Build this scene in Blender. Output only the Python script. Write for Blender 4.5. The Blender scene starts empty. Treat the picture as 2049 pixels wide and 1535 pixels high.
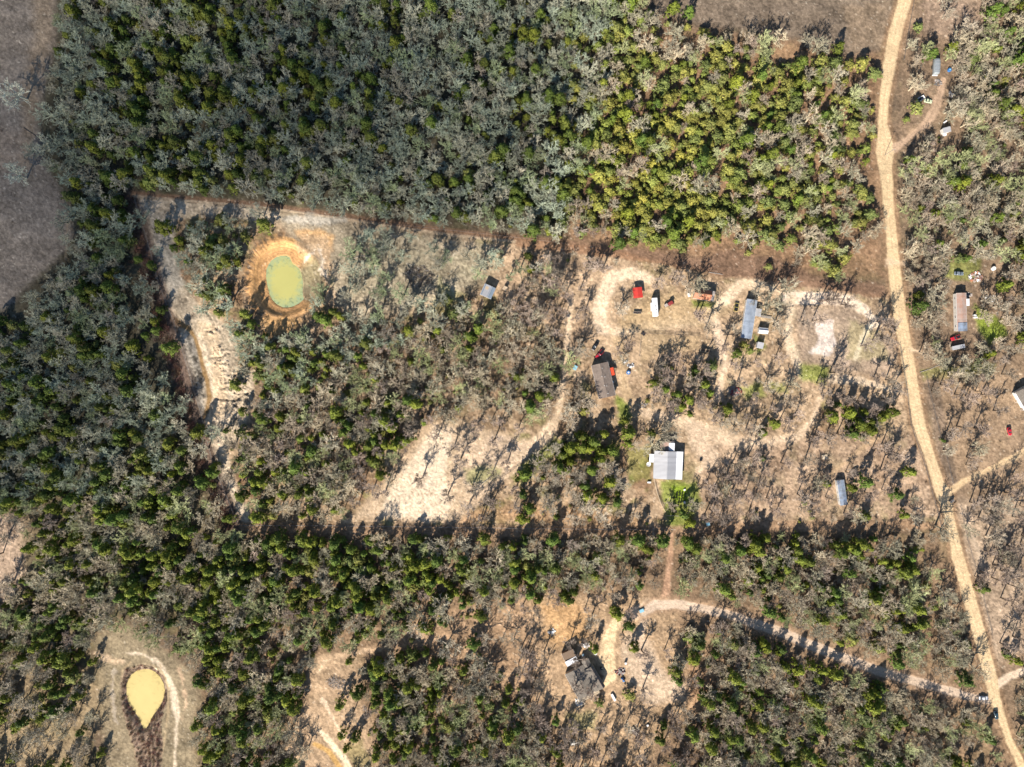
import bpy, math, random
import numpy as np
from mathutils import Vector, Matrix, Euler

random.seed(7)
rng = np.random.default_rng(11)
sc = bpy.context.scene
COL = sc.collection

# ---------------------------------------------------------------- camera, sky, sun, exposure
S = 0.25            # metres per photo pixel on the ground
CAM_H = 341.5
W2, H2 = 1024.5, 767.5
cam_d = bpy.data.cameras.new("camera")
cam = bpy.data.objects.new("camera", cam_d)
COL.objects.link(cam)
cam.location = (0, 0, CAM_H)
cam_d.sensor_width = 36.0
cam_d.lens = 24.0
cam_d.clip_start = 1.0
cam_d.clip_end = 20000
sc.camera = cam

SUN_EL = math.radians(33)
SUN_AZ = math.radians(202)          # clockwise from +Y
SH = (math.sin(SUN_AZ - math.pi), math.cos(SUN_AZ - math.pi))   # where shadows point
world = bpy.data.worlds.new("World")
sc.world = world
world.use_nodes = True
wn = world.node_tree
wn.nodes.clear()
sky = wn.nodes.new("ShaderNodeTexSky")
sky.sky_type = 'NISHITA'
sky.sun_disc = False
sky.sun_elevation = SUN_EL
sky.sun_rotation = SUN_AZ
sky.dust_density = 0.5
sky.ozone_density = 3.0
bg = wn.nodes.new("ShaderNodeBackground")
bg.inputs[1].default_value = 0.062
wo = wn.nodes.new("ShaderNodeOutputWorld")
wn.links.new(sky.outputs[0], bg.inputs[0])
wn.links.new(bg.outputs[0], wo.inputs[0])
sd = bpy.data.lights.new("sun", 'SUN')
sd.energy = 5.0
sd.angle = math.radians(0.55)
sd.color = (1.0, 0.92, 0.82)
sun = bpy.data.objects.new("sun", sd)
COL.objects.link(sun)
tdir = Vector((SH[0] * math.cos(SUN_EL), SH[1] * math.cos(SUN_EL), -math.sin(SUN_EL)))
sun.rotation_euler = tdir.to_track_quat('-Z', 'Y').to_euler()
sc.view_settings.view_transform = 'Standard'
sc.view_settings.look = 'None'
sc.view_settings.exposure = 0.90
sc.view_settings.gamma = 1.0
sc.view_settings.use_curve_mapping = False
sc.render.engine = 'CYCLES'
sc.cycles.max_bounces = 5
sc.cycles.diffuse_bounces = 1
sc.cycles.glossy_bounces = 2
sc.cycles.transmission_bounces = 2
sc.cycles.volume_bounces = 0
sc.cycles.transparent_max_bounces = 8

# ---------------------------------------------------------------- helpers
def at(px, py, z=0.0):
    """photo pixel -> world point at height z on that line of sight"""
    k = (CAM_H - z) / CAM_H
    return Vector(((px - W2) * S * k, (H2 - py) * S * k, z))

def to_px(x, y):
    return x / S + W2, H2 - y / S

def tag(o, label=None, cat=None, group=None, kind=None):
    if label: o['label'] = label
    if cat: o['category'] = cat
    if group: o['group'] = group
    if kind: o['kind'] = kind
    return o

def empty(name, loc, rz=0.0):
    o = bpy.data.objects.new(name, None)
    o.location = loc
    o.rotation_euler = (0, 0, rz)
    o.empty_display_size = 0.5
    COL.objects.link(o)
    return o

class MB:
    def __init__(s):
        s.v = []; s.f = []
    def add(s, vs, fs):
        b = len(s.v)
        s.v += [tuple(p) for p in vs]
        s.f += [tuple(i + b for i in f) for f in fs]
    def box(s, c, d, rz=0.0, ry=0.0, rx=0.0, taper=1.0):
        hx, hy, hz = d[0] / 2, d[1] / 2, d[2] / 2
        R = Euler((rx, ry, rz)).to_matrix()
        vs = []
        for z in (-1, 1):
            t = taper if z > 0 else 1.0
            for x, y in ((-1, -1), (1, -1), (1, 1), (-1, 1)):
                vs.append(R @ Vector((x * hx * t, y * hy * t, z * hz)) + Vector(c))
        s.add(vs, [(3, 2, 1, 0), (4, 5, 6, 7), (0, 1, 5, 4), (1, 2, 6, 5), (2, 3, 7, 6), (3, 0, 4, 7)])
    def tube(s, pts, rad, n=3, cap=True):
        pts = [Vector(p) for p in pts]
        rings = []
        for i, p in enumerate(pts):
            d = (pts[min(i + 1, len(pts) - 1)] - pts[max(i - 1, 0)])
            if d.length < 1e-6: d = Vector((0, 0, 1))
            d.normalize()
            a = d.orthogonal().normalized(); b = d.cross(a)
            r = rad[i] if hasattr(rad, '__len__') else rad
            rings.append([p + (a * math.cos(2 * math.pi * k / n) + b * math.sin(2 * math.pi * k / n)) * r for k in range(n)])
        vs = [q for r in rings for q in r]
        fs = []
        for i in range(len(pts) - 1):
            for k in range(n):
                k2 = (k + 1) % n
                fs.append((i * n + k, i * n + k2, (i + 1) * n + k2, (i + 1) * n + k))
        if cap and n > 2:
            fs.append(tuple(range(n))[::-1]); fs.append(tuple((len(pts) - 1) * n + k for k in range(n)))
        s.add(vs, fs)
    def lathe(s, prof, c=(0, 0, 0), n=16, axis='z'):
        vs = []; fs = []
        m = len(prof)
        for k in range(n):
            a = 2 * math.pi * k / n
            for r, z in prof:
                if axis == 'z': vs.append((c[0] + r * math.cos(a), c[1] + r * math.sin(a), c[2] + z))
                else: vs.append((c[0] + r * math.cos(a), c[1] + z, c[2] + r * math.sin(a)))
        for k in range(n):
            k2 = (k + 1) % n
            for i in range(m - 1):
                fs.append((k * m + i, k2 * m + i, k2 * m + i + 1, k * m + i + 1))
        s.add(vs, fs)
    def prism(s, poly, z0, z1):
        n = len(poly)
        vs = [(p[0], p[1], z0) for p in poly] + [(p[0], p[1], z1) for p in poly]
        fs = [tuple(range(n))[::-1], tuple(range(n, 2 * n))]
        for i in range(n):
            j = (i + 1) % n
            fs.append((i, j, n + j, n + i))
        s.add(vs, fs)
    def extr_x(s, prof, x0, x1):
        """profile of (y,z) points pushed along x"""
        n = len(prof)
        vs = [(x0, p[0], p[1]) for p in prof] + [(x1, p[0], p[1]) for p in prof]
        fs = [tuple(range(n)), tuple(range(n, 2 * n))[::-1]]
        for i in range(n):
            j = (i + 1) % n
            fs.append((i, n + i, n + j, j))
        s.add(vs, fs)
    def loft(s, secs, n=12, p=3.0):
        """secs: (x, half width, z0, z1) rounded sections along x"""
        vs = []; fs = []
        for x, hw, z0, z1 in secs:
            zc = (z0 + z1) / 2; hz = (z1 - z0) / 2
            for k in range(n):
                a = 2 * math.pi * (k + .5) / n
                c, q = math.cos(a), math.sin(a)
                vs.append((x, hw * math.copysign(abs(c) ** (2 / p), c), zc + hz * math.copysign(abs(q) ** (2 / p), q)))
        for i in range(len(secs) - 1):
            for k in range(n):
                k2 = (k + 1) % n
                fs.append((i * n + k, (i + 1) * n + k, (i + 1) * n + k2, i * n + k2))
        fs.append(tuple(range(n))); fs.append(tuple((len(secs) - 1) * n + k for k in range(n))[::-1])
        s.add(vs, fs)
    def mesh(s, name, mat, smooth=False):
        me = bpy.data.meshes.new(name)
        me.from_pydata(s.v, [], s.f)
        if mat: me.materials.append(mat)
        if smooth: me.polygons.foreach_set('use_smooth', [True] * len(me.polygons))
        me.update()
        return me
    def build(s, name, mat, parent=None, loc=None, rz=0.0, smooth=False):
        o = bpy.data.objects.new(name, s.mesh(name, mat, smooth))
        if loc is not None: o.location = loc
        o.rotation_euler = (0, 0, rz)
        COL.objects.link(o)
        if parent: o.parent = parent
        return o

# ---------------------------------------------------------------- materials
def newmat(name):
    m = bpy.data.materials.new(name); m.use_nodes = True
    nt = m.node_tree; b = nt.nodes["Principled BSDF"]
    return m, nt, b

def mixc(nt, fac, a, b, mode='MIX'):
    n = nt.nodes.new("ShaderNodeMix"); n.data_type = 'RGBA'; n.blend_type = mode
    for sck, val in ((n.inputs[0], fac), (n.inputs[6], a), (n.inputs[7], b)):
        if hasattr(val, 'links') or isinstance(val, bpy.types.NodeSocket): nt.links.new(val, sck)
        elif isinstance(val, (int, float)): sck.default_value = val
        else: sck.default_value = (*val[:3], 1)
    return n.outputs[2]

def noise(nt, scale, detail=4, rough=.6, coord='Object', stretch=None, dist=0):
    tc = nt.nodes.new("ShaderNodeTexCoord")
    n = nt.nodes.new("ShaderNodeTexNoise")
    n.inputs['Scale'].default_value = scale
    n.inputs['Detail'].default_value = detail
    n.inputs['Roughness'].default_value = rough
    n.inputs['Distortion'].default_value = dist
    src = tc.outputs[coord]
    if stretch:
        mp = nt.nodes.new("ShaderNodeMapping"); mp.inputs['Scale'].default_value = stretch
        nt.links.new(src, mp.inputs[0]); src = mp.outputs[0]
    nt.links.new(src, n.inputs[0])
    return n.outputs[0]

def ramp(nt, fac, stops):
    r = nt.nodes.new("ShaderNodeValToRGB")
    el = r.color_ramp.elements
    while len(el) < len(stops): el.new(0.5)
    for e, (p, c) in zip(el, stops):
        e.position = p; e.color = (*c[:3], 1) if hasattr(c, '__len__') else (c, c, c, 1)
    nt.links.new(fac, r.inputs[0])
    return r.outputs[0]

def paint_mat(name, c, rough=.5, metal=0.0, dirt=.25, dirtc=(.22, .17, .12), scale=1.5, coat=0.0):
    m, nt, b = newmat(name)
    f = ramp(nt, noise(nt, scale, 5, .65), [(.45, 0.0), (.75, 1.0)])
    mm = nt.nodes.new("ShaderNodeMath"); mm.operation = 'MULTIPLY'; mm.inputs[1].default_value = dirt
    nt.links.new(f, mm.inputs[0])
    nt.links.new(mixc(nt, mm.outputs[0], c, dirtc), b.inputs['Base Color'])
    b.inputs['Roughness'].default_value = rough
    b.inputs['Metallic'].default_value = metal
    if coat: b.inputs['Coat Weight'].default_value = coat
    return m

def metal_roof_mat(name, c, c2, seam=0.6, axis=1, rough=.45, metal=.25, blotch=.5, stripes=None):
    """corrugated sheet: ribs as bump along one local axis, sheets with slightly different tones, blotchy stain or painted-in tree shade"""
    m, nt, b = newmat(name)
    tc = nt.nodes.new("ShaderNodeTexCoord")
    sep = nt.nodes.new("ShaderNodeSeparateXYZ"); nt.links.new(tc.outputs['Object'], sep.inputs[0])
    ax = sep.outputs[axis]
    wv = nt.nodes.new("ShaderNodeMath"); wv.operation = 'MULTIPLY'; wv.inputs[1].default_value = 2 * math.pi / seam
    nt.links.new(ax, wv.inputs[0])
    sn = nt.nodes.new("ShaderNodeMath"); sn.operation = 'SINE'; nt.links.new(wv.outputs[0], sn.inputs[0])
    fl = nt.nodes.new("ShaderNodeMath"); fl.operation = 'MULTIPLY'; fl.inputs[1].default_value = 1 / 0.9
    nt.links.new(ax, fl.inputs[0])
    f2 = nt.nodes.new("ShaderNodeMath"); f2.operation = 'FLOOR'; nt.links.new(fl.outputs[0], f2.inputs[0])
    wh = nt.nodes.new("ShaderNodeTexWhiteNoise"); wh.noise_dimensions = '1D'; nt.links.new(f2.outputs[0], wh.inputs['W'])
    st = ramp(nt, noise(nt, .35, 5, .65), [(.38, 0.0), (.68, 1.0)])
    mm = nt.nodes.new("ShaderNodeMath"); mm.operation = 'MULTIPLY'; mm.inputs[1].default_value = blotch
    nt.links.new(st, mm.inputs[0])
    c0 = mixc(nt, mm.outputs[0], c, c2)
    sheet = ramp(nt, wh.outputs[0], [(0, .86), (1, 1.0)])
    c1 = mixc(nt, 1.0, c0, sheet, 'MULTIPLY')
    nt.links.new(c1, b.inputs['Base Color'])
    bp = nt.nodes.new("ShaderNodeBump"); bp.inputs['Strength'].default_value = .6; bp.inputs['Distance'].default_value = .03
    nt.links.new(sn.outputs[0], bp.inputs['Height']); nt.links.new(bp.outputs[0], b.inputs['Normal'])
    b.inputs['Roughness'].default_value = rough; b.inputs['Metallic'].default_value = metal
    return m

def shingle_mat(name, c, c2):
    m, nt, b = newmat(name)
    tc = nt.nodes.new("ShaderNodeTexCoord")
    br = nt.nodes.new("ShaderNodeTexBrick")
    br.inputs['Scale'].default_value = 1.0
    br.inputs['Brick Width'].default_value = .9; br.inputs['Row Height'].default_value = .3
    br.inputs['Mortar Size'].default_value = .03
    br.inputs['Color1'].default_value = (*c, 1); br.inputs['Color2'].default_value = (*c2, 1)
    br.inputs['Mortar'].default_value = (c[0] * .6, c[1] * .6, c[2] * .6, 1)
    nt.links.new(tc.outputs['Object'], br.inputs[0])
    st = ramp(nt, noise(nt, .5, 5, .7), [(.3, .72), (.7, 1.15)])
    nt.links.new(mixc(nt, 1.0, br.outputs[0], st, 'MULTIPLY'), b.inputs['Base Color'])
    b.inputs['Roughness'].default_value = .95
    return m

def wood_mat(name, c, c2, scale=1.2, stretch=(1, 8, 8)):
    m, nt, b = newmat(name)
    f = noise(nt, scale, 5, .7, stretch=stretch)
    nt.links.new(ramp(nt, f, [(.3, c), (.7, c2)]), b.inputs['Base Color'])
    b.inputs['Roughness'].default_value = .85
    return m

def glass_mat(name, c=(.02, .03, .04)):
    m, nt, b = newmat(name)
    nt.links.new(ramp(nt, noise(nt, 1.0, 2), [(.3, tuple(x * .7 for x in c)), (.7, tuple(x * 1.6 for x in c))]), b.inputs['Base Color'])
    b.inputs['Roughness'].default_value = .08
    b.inputs['Specular IOR Level'].default_value = .6
    return m

def foliage_mat(name, dark, light):
    m, nt, b = newmat(name)
    a = nt.nodes.new("ShaderNodeAttribute"); a.attribute_type = 'INSTANCER'; a.attribute_name = 'tint'
    f = noise(nt, .9, 3, .6)
    c = ramp(nt, f, [(.35, dark), (.65, light)])
    nt.links.new(mixc(nt, 1.0, c, a.outputs[0], 'MULTIPLY'), b.inputs['Base Color'])
    b.inputs['Roughness'].default_value = .7
    b.inputs['Specular IOR Level'].default_value = .25
    return m

M = {}
M['bark'] = foliage_mat('grey_bark', (.37, .355, .28), (.58, .55, .45))
M['bark_dark'] = foliage_mat('dark_bark', (.12, .10, .08), (.21, .175, .14))
M['bark_mid'] = foliage_mat('brown_bark', (.32, .275, .235), (.50, .44, .38))
M['cedar'] = foliage_mat('cedar_foliage', (.085, .108, .018), (.215, .245, .040))
M['bush'] = foliage_mat('bush_foliage', (.14, .165, .045), (.32, .335, .09))
M['brush'] = foliage_mat('dry_brush_stems', (.20, .14, .095), (.36, .27, .19))
M['grass'] = foliage_mat('grass_blades', (.12, .15, .03), (.24, .27, .06))
M['shingle'] = shingle_mat('brown_shingle', (.21, .165, .135), (.25, .20, .165))
M['shingle_dark'] = shingle_mat('grey_brown_shingle', (.185, .16, .13), (.235, .205, .17))
M['galv_light'] = metal_roof_mat('galvanised_sheet_pale', (.52, .52, .53), (.43, .43, .44), axis=1, blotch=.3)
M['galv_x'] = metal_roof_mat('galvanised_sheet_tree_shade', (.42, .48, .56), (.20, .24, .30), seam=.5, axis=0, blotch=.85)  # darker second colour paints the streaks of tree shadow on this roof
M['galv_blue'] = metal_roof_mat('bluish_sheet', (.34, .42, .54), (.16, .15, .14), seam=.5, axis=0, blotch=.9)
M['white_sheet'] = metal_roof_mat('white_sheet', (.80, .81, .84), (.7, .7, .74), axis=1, blotch=.2, metal=0)
M['rust_sheet'] = metal_roof_mat('rusty_red_sheet', (.46, .17, .08), (.34, .22, .17), seam=.5, axis=0, blotch=.6, metal=0, rough=.7)
M['rust_pale'] = metal_roof_mat('rust_and_white_sheet', (.42, .33, .28), (.40, .20, .13), seam=.5, axis=0, blotch=.9, metal=0, rough=.7)
M['red_sheet'] = metal_roof_mat('red_sheet', (.62, .045, .03), (.40, .06, .05), seam=.5, axis=0, blotch=.5, metal=0)
M['red_plain'] = paint_mat('red_orange_panel', (.72, .085, .03), .5, dirt=.15)
M['white'] = paint_mat('white_paint', (.80, .80, .79), .4, dirt=.1)
M['white_rv'] = paint_mat('white_fibreglass', (.84, .84, .83), .35, dirt=.04)
M['offwhite'] = paint_mat('offwhite_siding', (.62, .60, .55), .7, dirt=.4)
M['beige'] = paint_mat('beige_siding', (.48, .41, .31), .8, dirt=.4)
M['tan'] = paint_mat('tan_board', (.55, .42, .28), .8, dirt=.4)
M['brown'] = wood_mat('brown_boards', (.12, .08, .05), (.22, .15, .10))
M['grey_wood'] = wood_mat('weathered_boards', (.20, .18, .16), (.36, .32, .28))
M['pale_wood'] = wood_mat('pale_boards', (.46, .36, .24), (.66, .55, .40))
M['concrete'] = paint_mat('concrete', (.42, .37, .33), .9, dirt=.5)
M['black'] = paint_mat('black_paint', (.012, .014, .017), .3, dirt=.1, coat=.4)
M['car_red'] = paint_mat('red_car_paint', (.45, .015, .03), .3, dirt=.1, coat=.5)
M['car_white'] = paint_mat('white_car_paint', (.78, .78, .78), .3, dirt=.06, coat=.5)
M['car_blue'] = paint_mat('dark_teal_car_paint', (.02, .05, .07), .3, dirt=.1, coat=.5)
M['car_grey'] = paint_mat('blue_grey_car_paint', (.16, .20, .24), .4, dirt=.3)
M['dark_red'] = paint_mat('dark_red_paint', (.26, .03, .03), .5, dirt=.35)
M['glass'] = glass_mat('tinted_glass')
M['rubber'] = paint_mat('black_rubber', (.02, .02, .02), .9, dirt=.3)
M['steel'] = paint_mat('dull_steel', (.22, .21, .20), .6, metal=.4, dirt=.5)
M['blue'] = paint_mat('blue_plastic', (.03, .16, .42), .4, dirt=.15)
M['cyan'] = paint_mat('pale_blue_plastic', (.25, .50, .62), .4, dirt=.15)
M['yellow'] = paint_mat('yellow_paint', (.55, .45, .12), .5, dirt=.3)
M['green_white'] = paint_mat('pale_green_paint', (.55, .62, .40), .5, dirt=.3)
M['charred'] = wood_mat('dark_sticks', (.06, .045, .04), (.16, .12, .10))
M['branch_wood'] = wood_mat('grey_sticks', (.30, .26, .23), (.50, .46, .42))
M['post'] = wood_mat('fence_post', (.14, .11, .09), (.28, .24, .2))

# ---------------------------------------------------------------- terrain fields (all in photo-pixel coordinates)
STEP = 2.4
GX0, GX1, GY0, GY1 = -240., 2290., -240., 1780.
nx = int((GX1 - GX0) / STEP) + 1; ny = int((GY1 - GY0) / STEP) + 1
xs = GX0 + np.arange(nx) * STEP; ys = GY0 + np.arange(ny) * STEP
X, Y = np.meshgrid(xs, ys)

def vnoise(x, y, seed):
    xi = np.floor(x).astype(np.int64); yi = np.floor(y).astype(np.int64)
    fx = x - xi; fy = y - yi
    fx = fx * fx * (3 - 2 * fx); fy = fy * fy * (3 - 2 * fy)
    def h(a, b):
        n = (a * 374761393 + b * 668265263 + seed * 974634777) & 0xffffffff
        n = ((n ^ (n >> 13)) * 1274126177) & 0xffffffff
        return ((n ^ (n >> 16)) & 0xffff) / 65535.0
    return (h(xi, yi) * (1 - fx) + h(xi + 1, yi) * fx) * (1 - fy) + (h(xi, yi + 1) * (1 - fx) + h(xi + 1, yi + 1) * fx) * fy

def fbm(x, y, scale, seed, octv=4, gain=.55):
    t = 0; a = 1; s = 0; f = 1 / scale
    for o in range(octv):
        t = t + a * vnoise(x * f + o * 17.3, y * f - o * 9.1, seed + o); s += a; a *= gain; f *= 2.03
    return t / s

N_big = fbm(X, Y, 90, 1, 4) - .5
N_mid = fbm(X, Y, 26, 2, 4) - .5
N_sml = fbm(X, Y, 8, 3, 3, .6) - .5
N_pix = vnoise(X / 3.1, Y / 3.1, 9) - .5
N_pix2 = vnoise(X / 4.7 + 31, Y / 4.7, 19) - .5
WARP = N_sml * 9 + N_mid * 10

def sstep(a, b, x):
    t = np.clip((x - a) / (b - a), 0, 1); return t * t * (3 - 2 * t)

def win(pts, pad):
    p = np.array([q[:2] for q in pts], float)
    i0 = max(0, int((p[:, 0].min() - pad - GX0) / STEP)); i1 = min(nx, int((p[:, 0].max() + pad - GX0) / STEP) + 2)
    j0 = max(0, int((p[:, 1].min() - pad - GY0) / STEP)); j1 = min(ny, int((p[:, 1].max() + pad - GY0) / STEP) + 2)
    return (slice(j0, j1), slice(i0, i1))

def seg_d(x, y, pts, closed=False, width=False):
    best = np.full(x.shape, 1e9); 
    n = len(pts)
    for k in range(n if closed else n - 1):
        a = pts[k]; b = pts[(k + 1) % n]
        dx, dy = b[0] - a[0], b[1] - a[1]; L2 = dx * dx + dy * dy + 1e-9
        t = np.clip(((x - a[0]) * dx + (y - a[1]) * dy) / L2, 0, 1)
        d = np.hypot(x - a[0] - t * dx, y - a[1] - t * dy)
        if width: d = d - (a[2] + (b[2] - a[2]) * t) / 2
        best = np.minimum(best, d)
    return best

def inside(x, y, pts):
    r = np.zeros(x.shape, bool); n = len(pts)
    for k in range(n):
        x1, y1 = pts[k][:2]; x2, y2 = pts[(k + 1) % n][:2]
        if y1 == y2: continue
        c = ((y1 > y) != (y2 > y)) & (x < (x2 - x1) * (y - y1) / (y2 - y1) + x1)
        r ^= c
    return r

def ln(pts, soft=3, warp=.6):
    """mask of a line whose points carry (x, y, width)"""
    w = win(pts, 60); d = seg_d(X[w], Y[w], pts, width=True) + WARP[w] * warp
    return w, 1 - sstep(-soft, soft, d)

def sd_poly(pts, pad=90):
    w = win(pts, pad); d = seg_d(X[w], Y[w], pts, closed=True)
    return w, np.where(inside(X[w], Y[w], pts), -d, d)

def pg(pts, soft=6, warp=1.0):
    w, d = sd_poly(pts, 60); d = d + WARP[w] * warp
    return w, 1 - sstep(-soft, soft, d)

C = np.zeros(X.shape + (3,)); Z = np.zeros(X.shape); NOTREE = np.zeros(X.shape)
def mixto(m, col, k=1.0, var=0.0, keep=0.0):
    w, a = m
    a = np.clip(a * k, 0, 1)[..., None]
    c = np.array(col)[None, None, :] * (1 + var * 2 * (N_mid[w] + N_pix[w] * .6)[..., None])
    C[w] = C[w] * (1 - a) + c * a
def block(m, v=1.0):
    w, a = m; NOTREE[w] = np.maximum(NOTREE[w], a * v)

LITTER = (.150, .105, .070); DARKL = (.075, .062, .045); TANB = (.30, .205, .120); SAND = (.60, .45, .30)
PALE = (.62, .53, .42); ORANGE = (.52, .28, .115); REDB = (.27, .155, .085); OLIVE = (.19, .165, .075); GREENG = (.17, .20, .05)
ROADC = (.64, .475, .28); GREYF = (.150, .125, .100); BROWNF = (.165, .115, .078)

base = np.array(LITTER)[None, None, :] * np.ones(X.shape + (1,))
m1 = sstep(-.10, .22, N_big + .4 * N_mid)[..., None]
C[:] = base * (1 - m1 * .55) + np.array(DARKL) * m1 * .55
m1 = sstep(.02, .2, N_mid + .5 * N_sml)[..., None]
C[:] = C * (1 - .35 * m1) + np.array(TANB) * .35 * m1
m1 = sstep(.05, .2, fbm(X, Y, 34, 77, 3) - .5)[..., None]
C[:] = C * (1 - .35 * m1) + np.array((.09, .10, .035)) * .35 * m1
# warmer, redder floor in the right-hand and lower woods
def P(*a): return [tuple(a[i:i + 2]) for i in range(0, len(a), 2)]
def PW(*a): return [tuple(a[i:i + 3]) for i in range(0, len(a), 3)]

mixto(pg(P(1130, 20, 1300, 60, 1760, 90, 1770, 560, 1300, 520, 1130, 480), 20, 2), (.27, .165, .095), .75, .5)
mixto(pg(P(1790, -240, 2290, -240, 2290, 1780, 2040, 1600, 1960, 1250, 1880, 950, 1800, 560), 20, 1), (.265, .185, .12), .7, .4)
mixto(pg(P(480, 1060, 1890, 1060, 2050, 1560, 2050, 1780, 380, 1780, 400, 1300), 30, 2), (.28, .185, .11), .6, .5)
mixto(pg(P(-240, 1000, 60, 1000, 60, 1060, 20, 1210, -240, 1300), 20, 2), (.36, .26, .17), .9, .4)

# fields
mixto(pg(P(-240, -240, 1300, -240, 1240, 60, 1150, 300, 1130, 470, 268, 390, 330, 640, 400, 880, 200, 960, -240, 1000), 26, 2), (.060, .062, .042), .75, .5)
mixto(pg(P(-240, 850, 400, 850, 480, 1060, 480, 1240, 250, 1240, 100, 1330, 0, 1330, 60, 1050, -240, 1000), 26, 2), (.11, .10, .055), .5, .5)
F_LEFT = P(-240, -240, 108, -240, 112, 60, 96, 150, 78, 240, 92, 330, 130, 400, 150, 470, 112, 520, 55, 570, 10, 620, -240, 700)
mixto(pg(F_LEFT, 10, 1.2), (.215, .18, .145), 1, .45)
mixto(pg(P(40, -240, 108, -240, 108, 60, 85, 150, 75, 250, 60, 330, 40, 330, 50, 150, 70, 60), 14, 1.5), (.30, .225, .15), .7, .4)
mixto(pg(P(-240, 250, 50, 260, 70, 330, -240, 360), 20, 2), (.33, .25, .18), .5, .4)
mixto(ln(PW(78, -10, 2, 82, 60, 2, 80, 130, 2), 1.5, .1), (.36, .28, .19), .5)
mixto(ln(PW(140, 400, 2.5, 135, 450, 2.5, 130, 520, 2.5), 1.5, .1), (.32, .25, .17), .6)
F_TOP = P(1275, -240, 1790, -240, 1795, 0, 1772, 60, 1760, 100, 1700, 112, 1600, 80, 1500, 62, 1390, 48, 1300, 20)
mixto(pg(F_TOP, 10, 1.2), (.175, .135, .098), 1, .5)
mixto(pg(P(1690, 10, 1790, 0, 1765, 95, 1700, 100), 12, 2), (.26, .19, .125), .7, .4)
mixto(pg(P(1840, -60, 1975, -60, 1965, 60, 1900, 80, 1850, 60), 16, 2), (.29, .21, .15), .9, .4)
for F in (F_LEFT, F_TOP): block(pg(F, 4, 1))

# the property: tan clearing
CLEAR = P(268, 396, 520, 420, 760, 452, 900, 474, 1130, 492, 1300, 520, 1420, 545, 1560, 562, 1790, 590, 1838, 770, 1880, 960, 1895, 1050, 1310, 1058, 490, 1056, 436, 940, 405, 840, 345, 650, 312, 530)
mixto(pg(CLEAR, 6, .5), TANB, .85, .5)
m1 = sstep(-.02, .22, N_mid * .8 + N_sml * .5 + .1)
w, a = pg(CLEAR, 6, .5)
mixto((w, a * m1[w]), (.40, .295, .195), .6, .4)
mixto((w, a * sstep(.03, .25, fbm(X, Y, 40, 41, 4)[w] - .47)), (.22, .125, .068), .6, .4)
mixto((w, a * sstep(.06, .22, fbm(X, Y, 30, 43, 4)[w] - .5)), (.17, .16, .06), .7, .3)
mixto(pg(P(1170, 530, 1440, 560, 1800, 600, 1840, 780, 1800, 860, 1640, 800, 1560, 900, 1400, 950, 1290, 860, 1240, 830, 1180, 700), 24, 2), (.42, .30, .19), .72, .5)
mixto(pg(P(1400, 880, 1860, 860, 1890, 1040, 1400, 1040), 20, 2), (.38, .27, .185), .65, .4)
# grey-lichen floor around the pond and the pale cap of the upper left
mixto(pg(P(280, 400, 520, 420, 800, 460, 1000, 490, 960, 560, 900, 600, 760, 640, 680, 640, 660, 560, 560, 450, 380, 420), 14, 2), (.36, .305, .215), .75, .5)
mixto(pg(P(680, 470, 860, 480, 1000, 520, 990, 560, 880, 600, 780, 600, 690, 600), 20, 3), (.29, .25, .17), .6, .5)
mixto(pg(P(1010, 480, 1200, 505, 1300, 530, 1240, 560, 1190, 620, 1150, 690, 1020, 650, 990, 560), 20, 3), (.40, .285, .185), .7, .5)
mixto(pg(P(480, 640, 760, 640, 1140, 680, 1120, 830, 960, 840, 860, 830, 700, 960, 480, 880), 30, 3), (.22, .155, .10), .7, .5)

# eroded gully along the west boundary
GUL = P(276, 396, 420, 402, 560, 424, 560, 440, 440, 436, 400, 430, 350, 440, 352, 520, 372, 580, 410, 620, 460, 655, 478, 700, 472, 760, 510, 740, 505, 800, 490, 870, 452, 900, 470, 980, 500, 1052, 486, 1056, 440, 950, 405, 838, 350, 660, 312, 530)
mixto(pg(GUL, 5, .8), (.45, .365, .26), .95, .6); block(pg(GUL, 3, .3), .9)
mixto(pg(P(300, 420, 350, 440, 352, 520, 370, 570, 340, 600, 310, 510), 10, 2), (.40, .36, .29), .7, .5)
mixto(pg(P(350, 670, 375, 660, 395, 700, 404, 760, 410, 840, 400, 830, 380, 740), 6, 1), (.36, .32, .26), .8, .9)
CLIFF = P(392, 640, 430, 650, 440, 700, 452, 760, 455, 820, 430, 880, 412, 850, 428, 780, 420, 700, 400, 665)
mixto(pg(CLIFF, 5, .8), (.62, .47, .305), .95, .35)
mixto(pg(P(425, 840, 460, 830, 450, 890, 470, 960, 505, 1045, 490, 1050, 440, 930), 6, 1), (.62, .50, .36), .8, .4)
CREEK = PW(342, 636, 10, 352, 645, 12, 372, 655, 9, 388, 675, 7, 396, 700, 8, 403, 730, 8, 413, 765, 9, 417, 795, 10, 412, 820, 9, 405, 840, 5)
mixto(ln(CREEK, 2, .2), (.27, .165, .07), .95, .15)
mixto(ln(PW(300, 470, 1.8, 330, 424, 1, 370, 405, 1.6, 440, 409, 1.6, 520, 418, 1.4), 1, .3), (.10, .08, .06), .8)
for k, cr in enumerate((PW(376, 640, 1.5, 392, 622, 2.4, 412, 624, 1.6, 424, 640, 1.8, 432, 655, 1), PW(430, 800, 1, 448, 800, 3, 470, 802, 4.5, 490, 790, 2.5, 505, 782, 1.2),
                        PW(416, 664, 1, 430, 658, 2.6, 440, 656, 1), PW(420, 716, 1, 440, 715, 2.4, 456, 708, 1.6), PW(440, 780, 1.2, 455, 774, 3, 470, 772, 1))):
    mixto(ln(cr, 1, .25), (.10, .08, .06), .85)
    w, a = ln(cr, 2, .25); Z[w] -= a * .7
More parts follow.
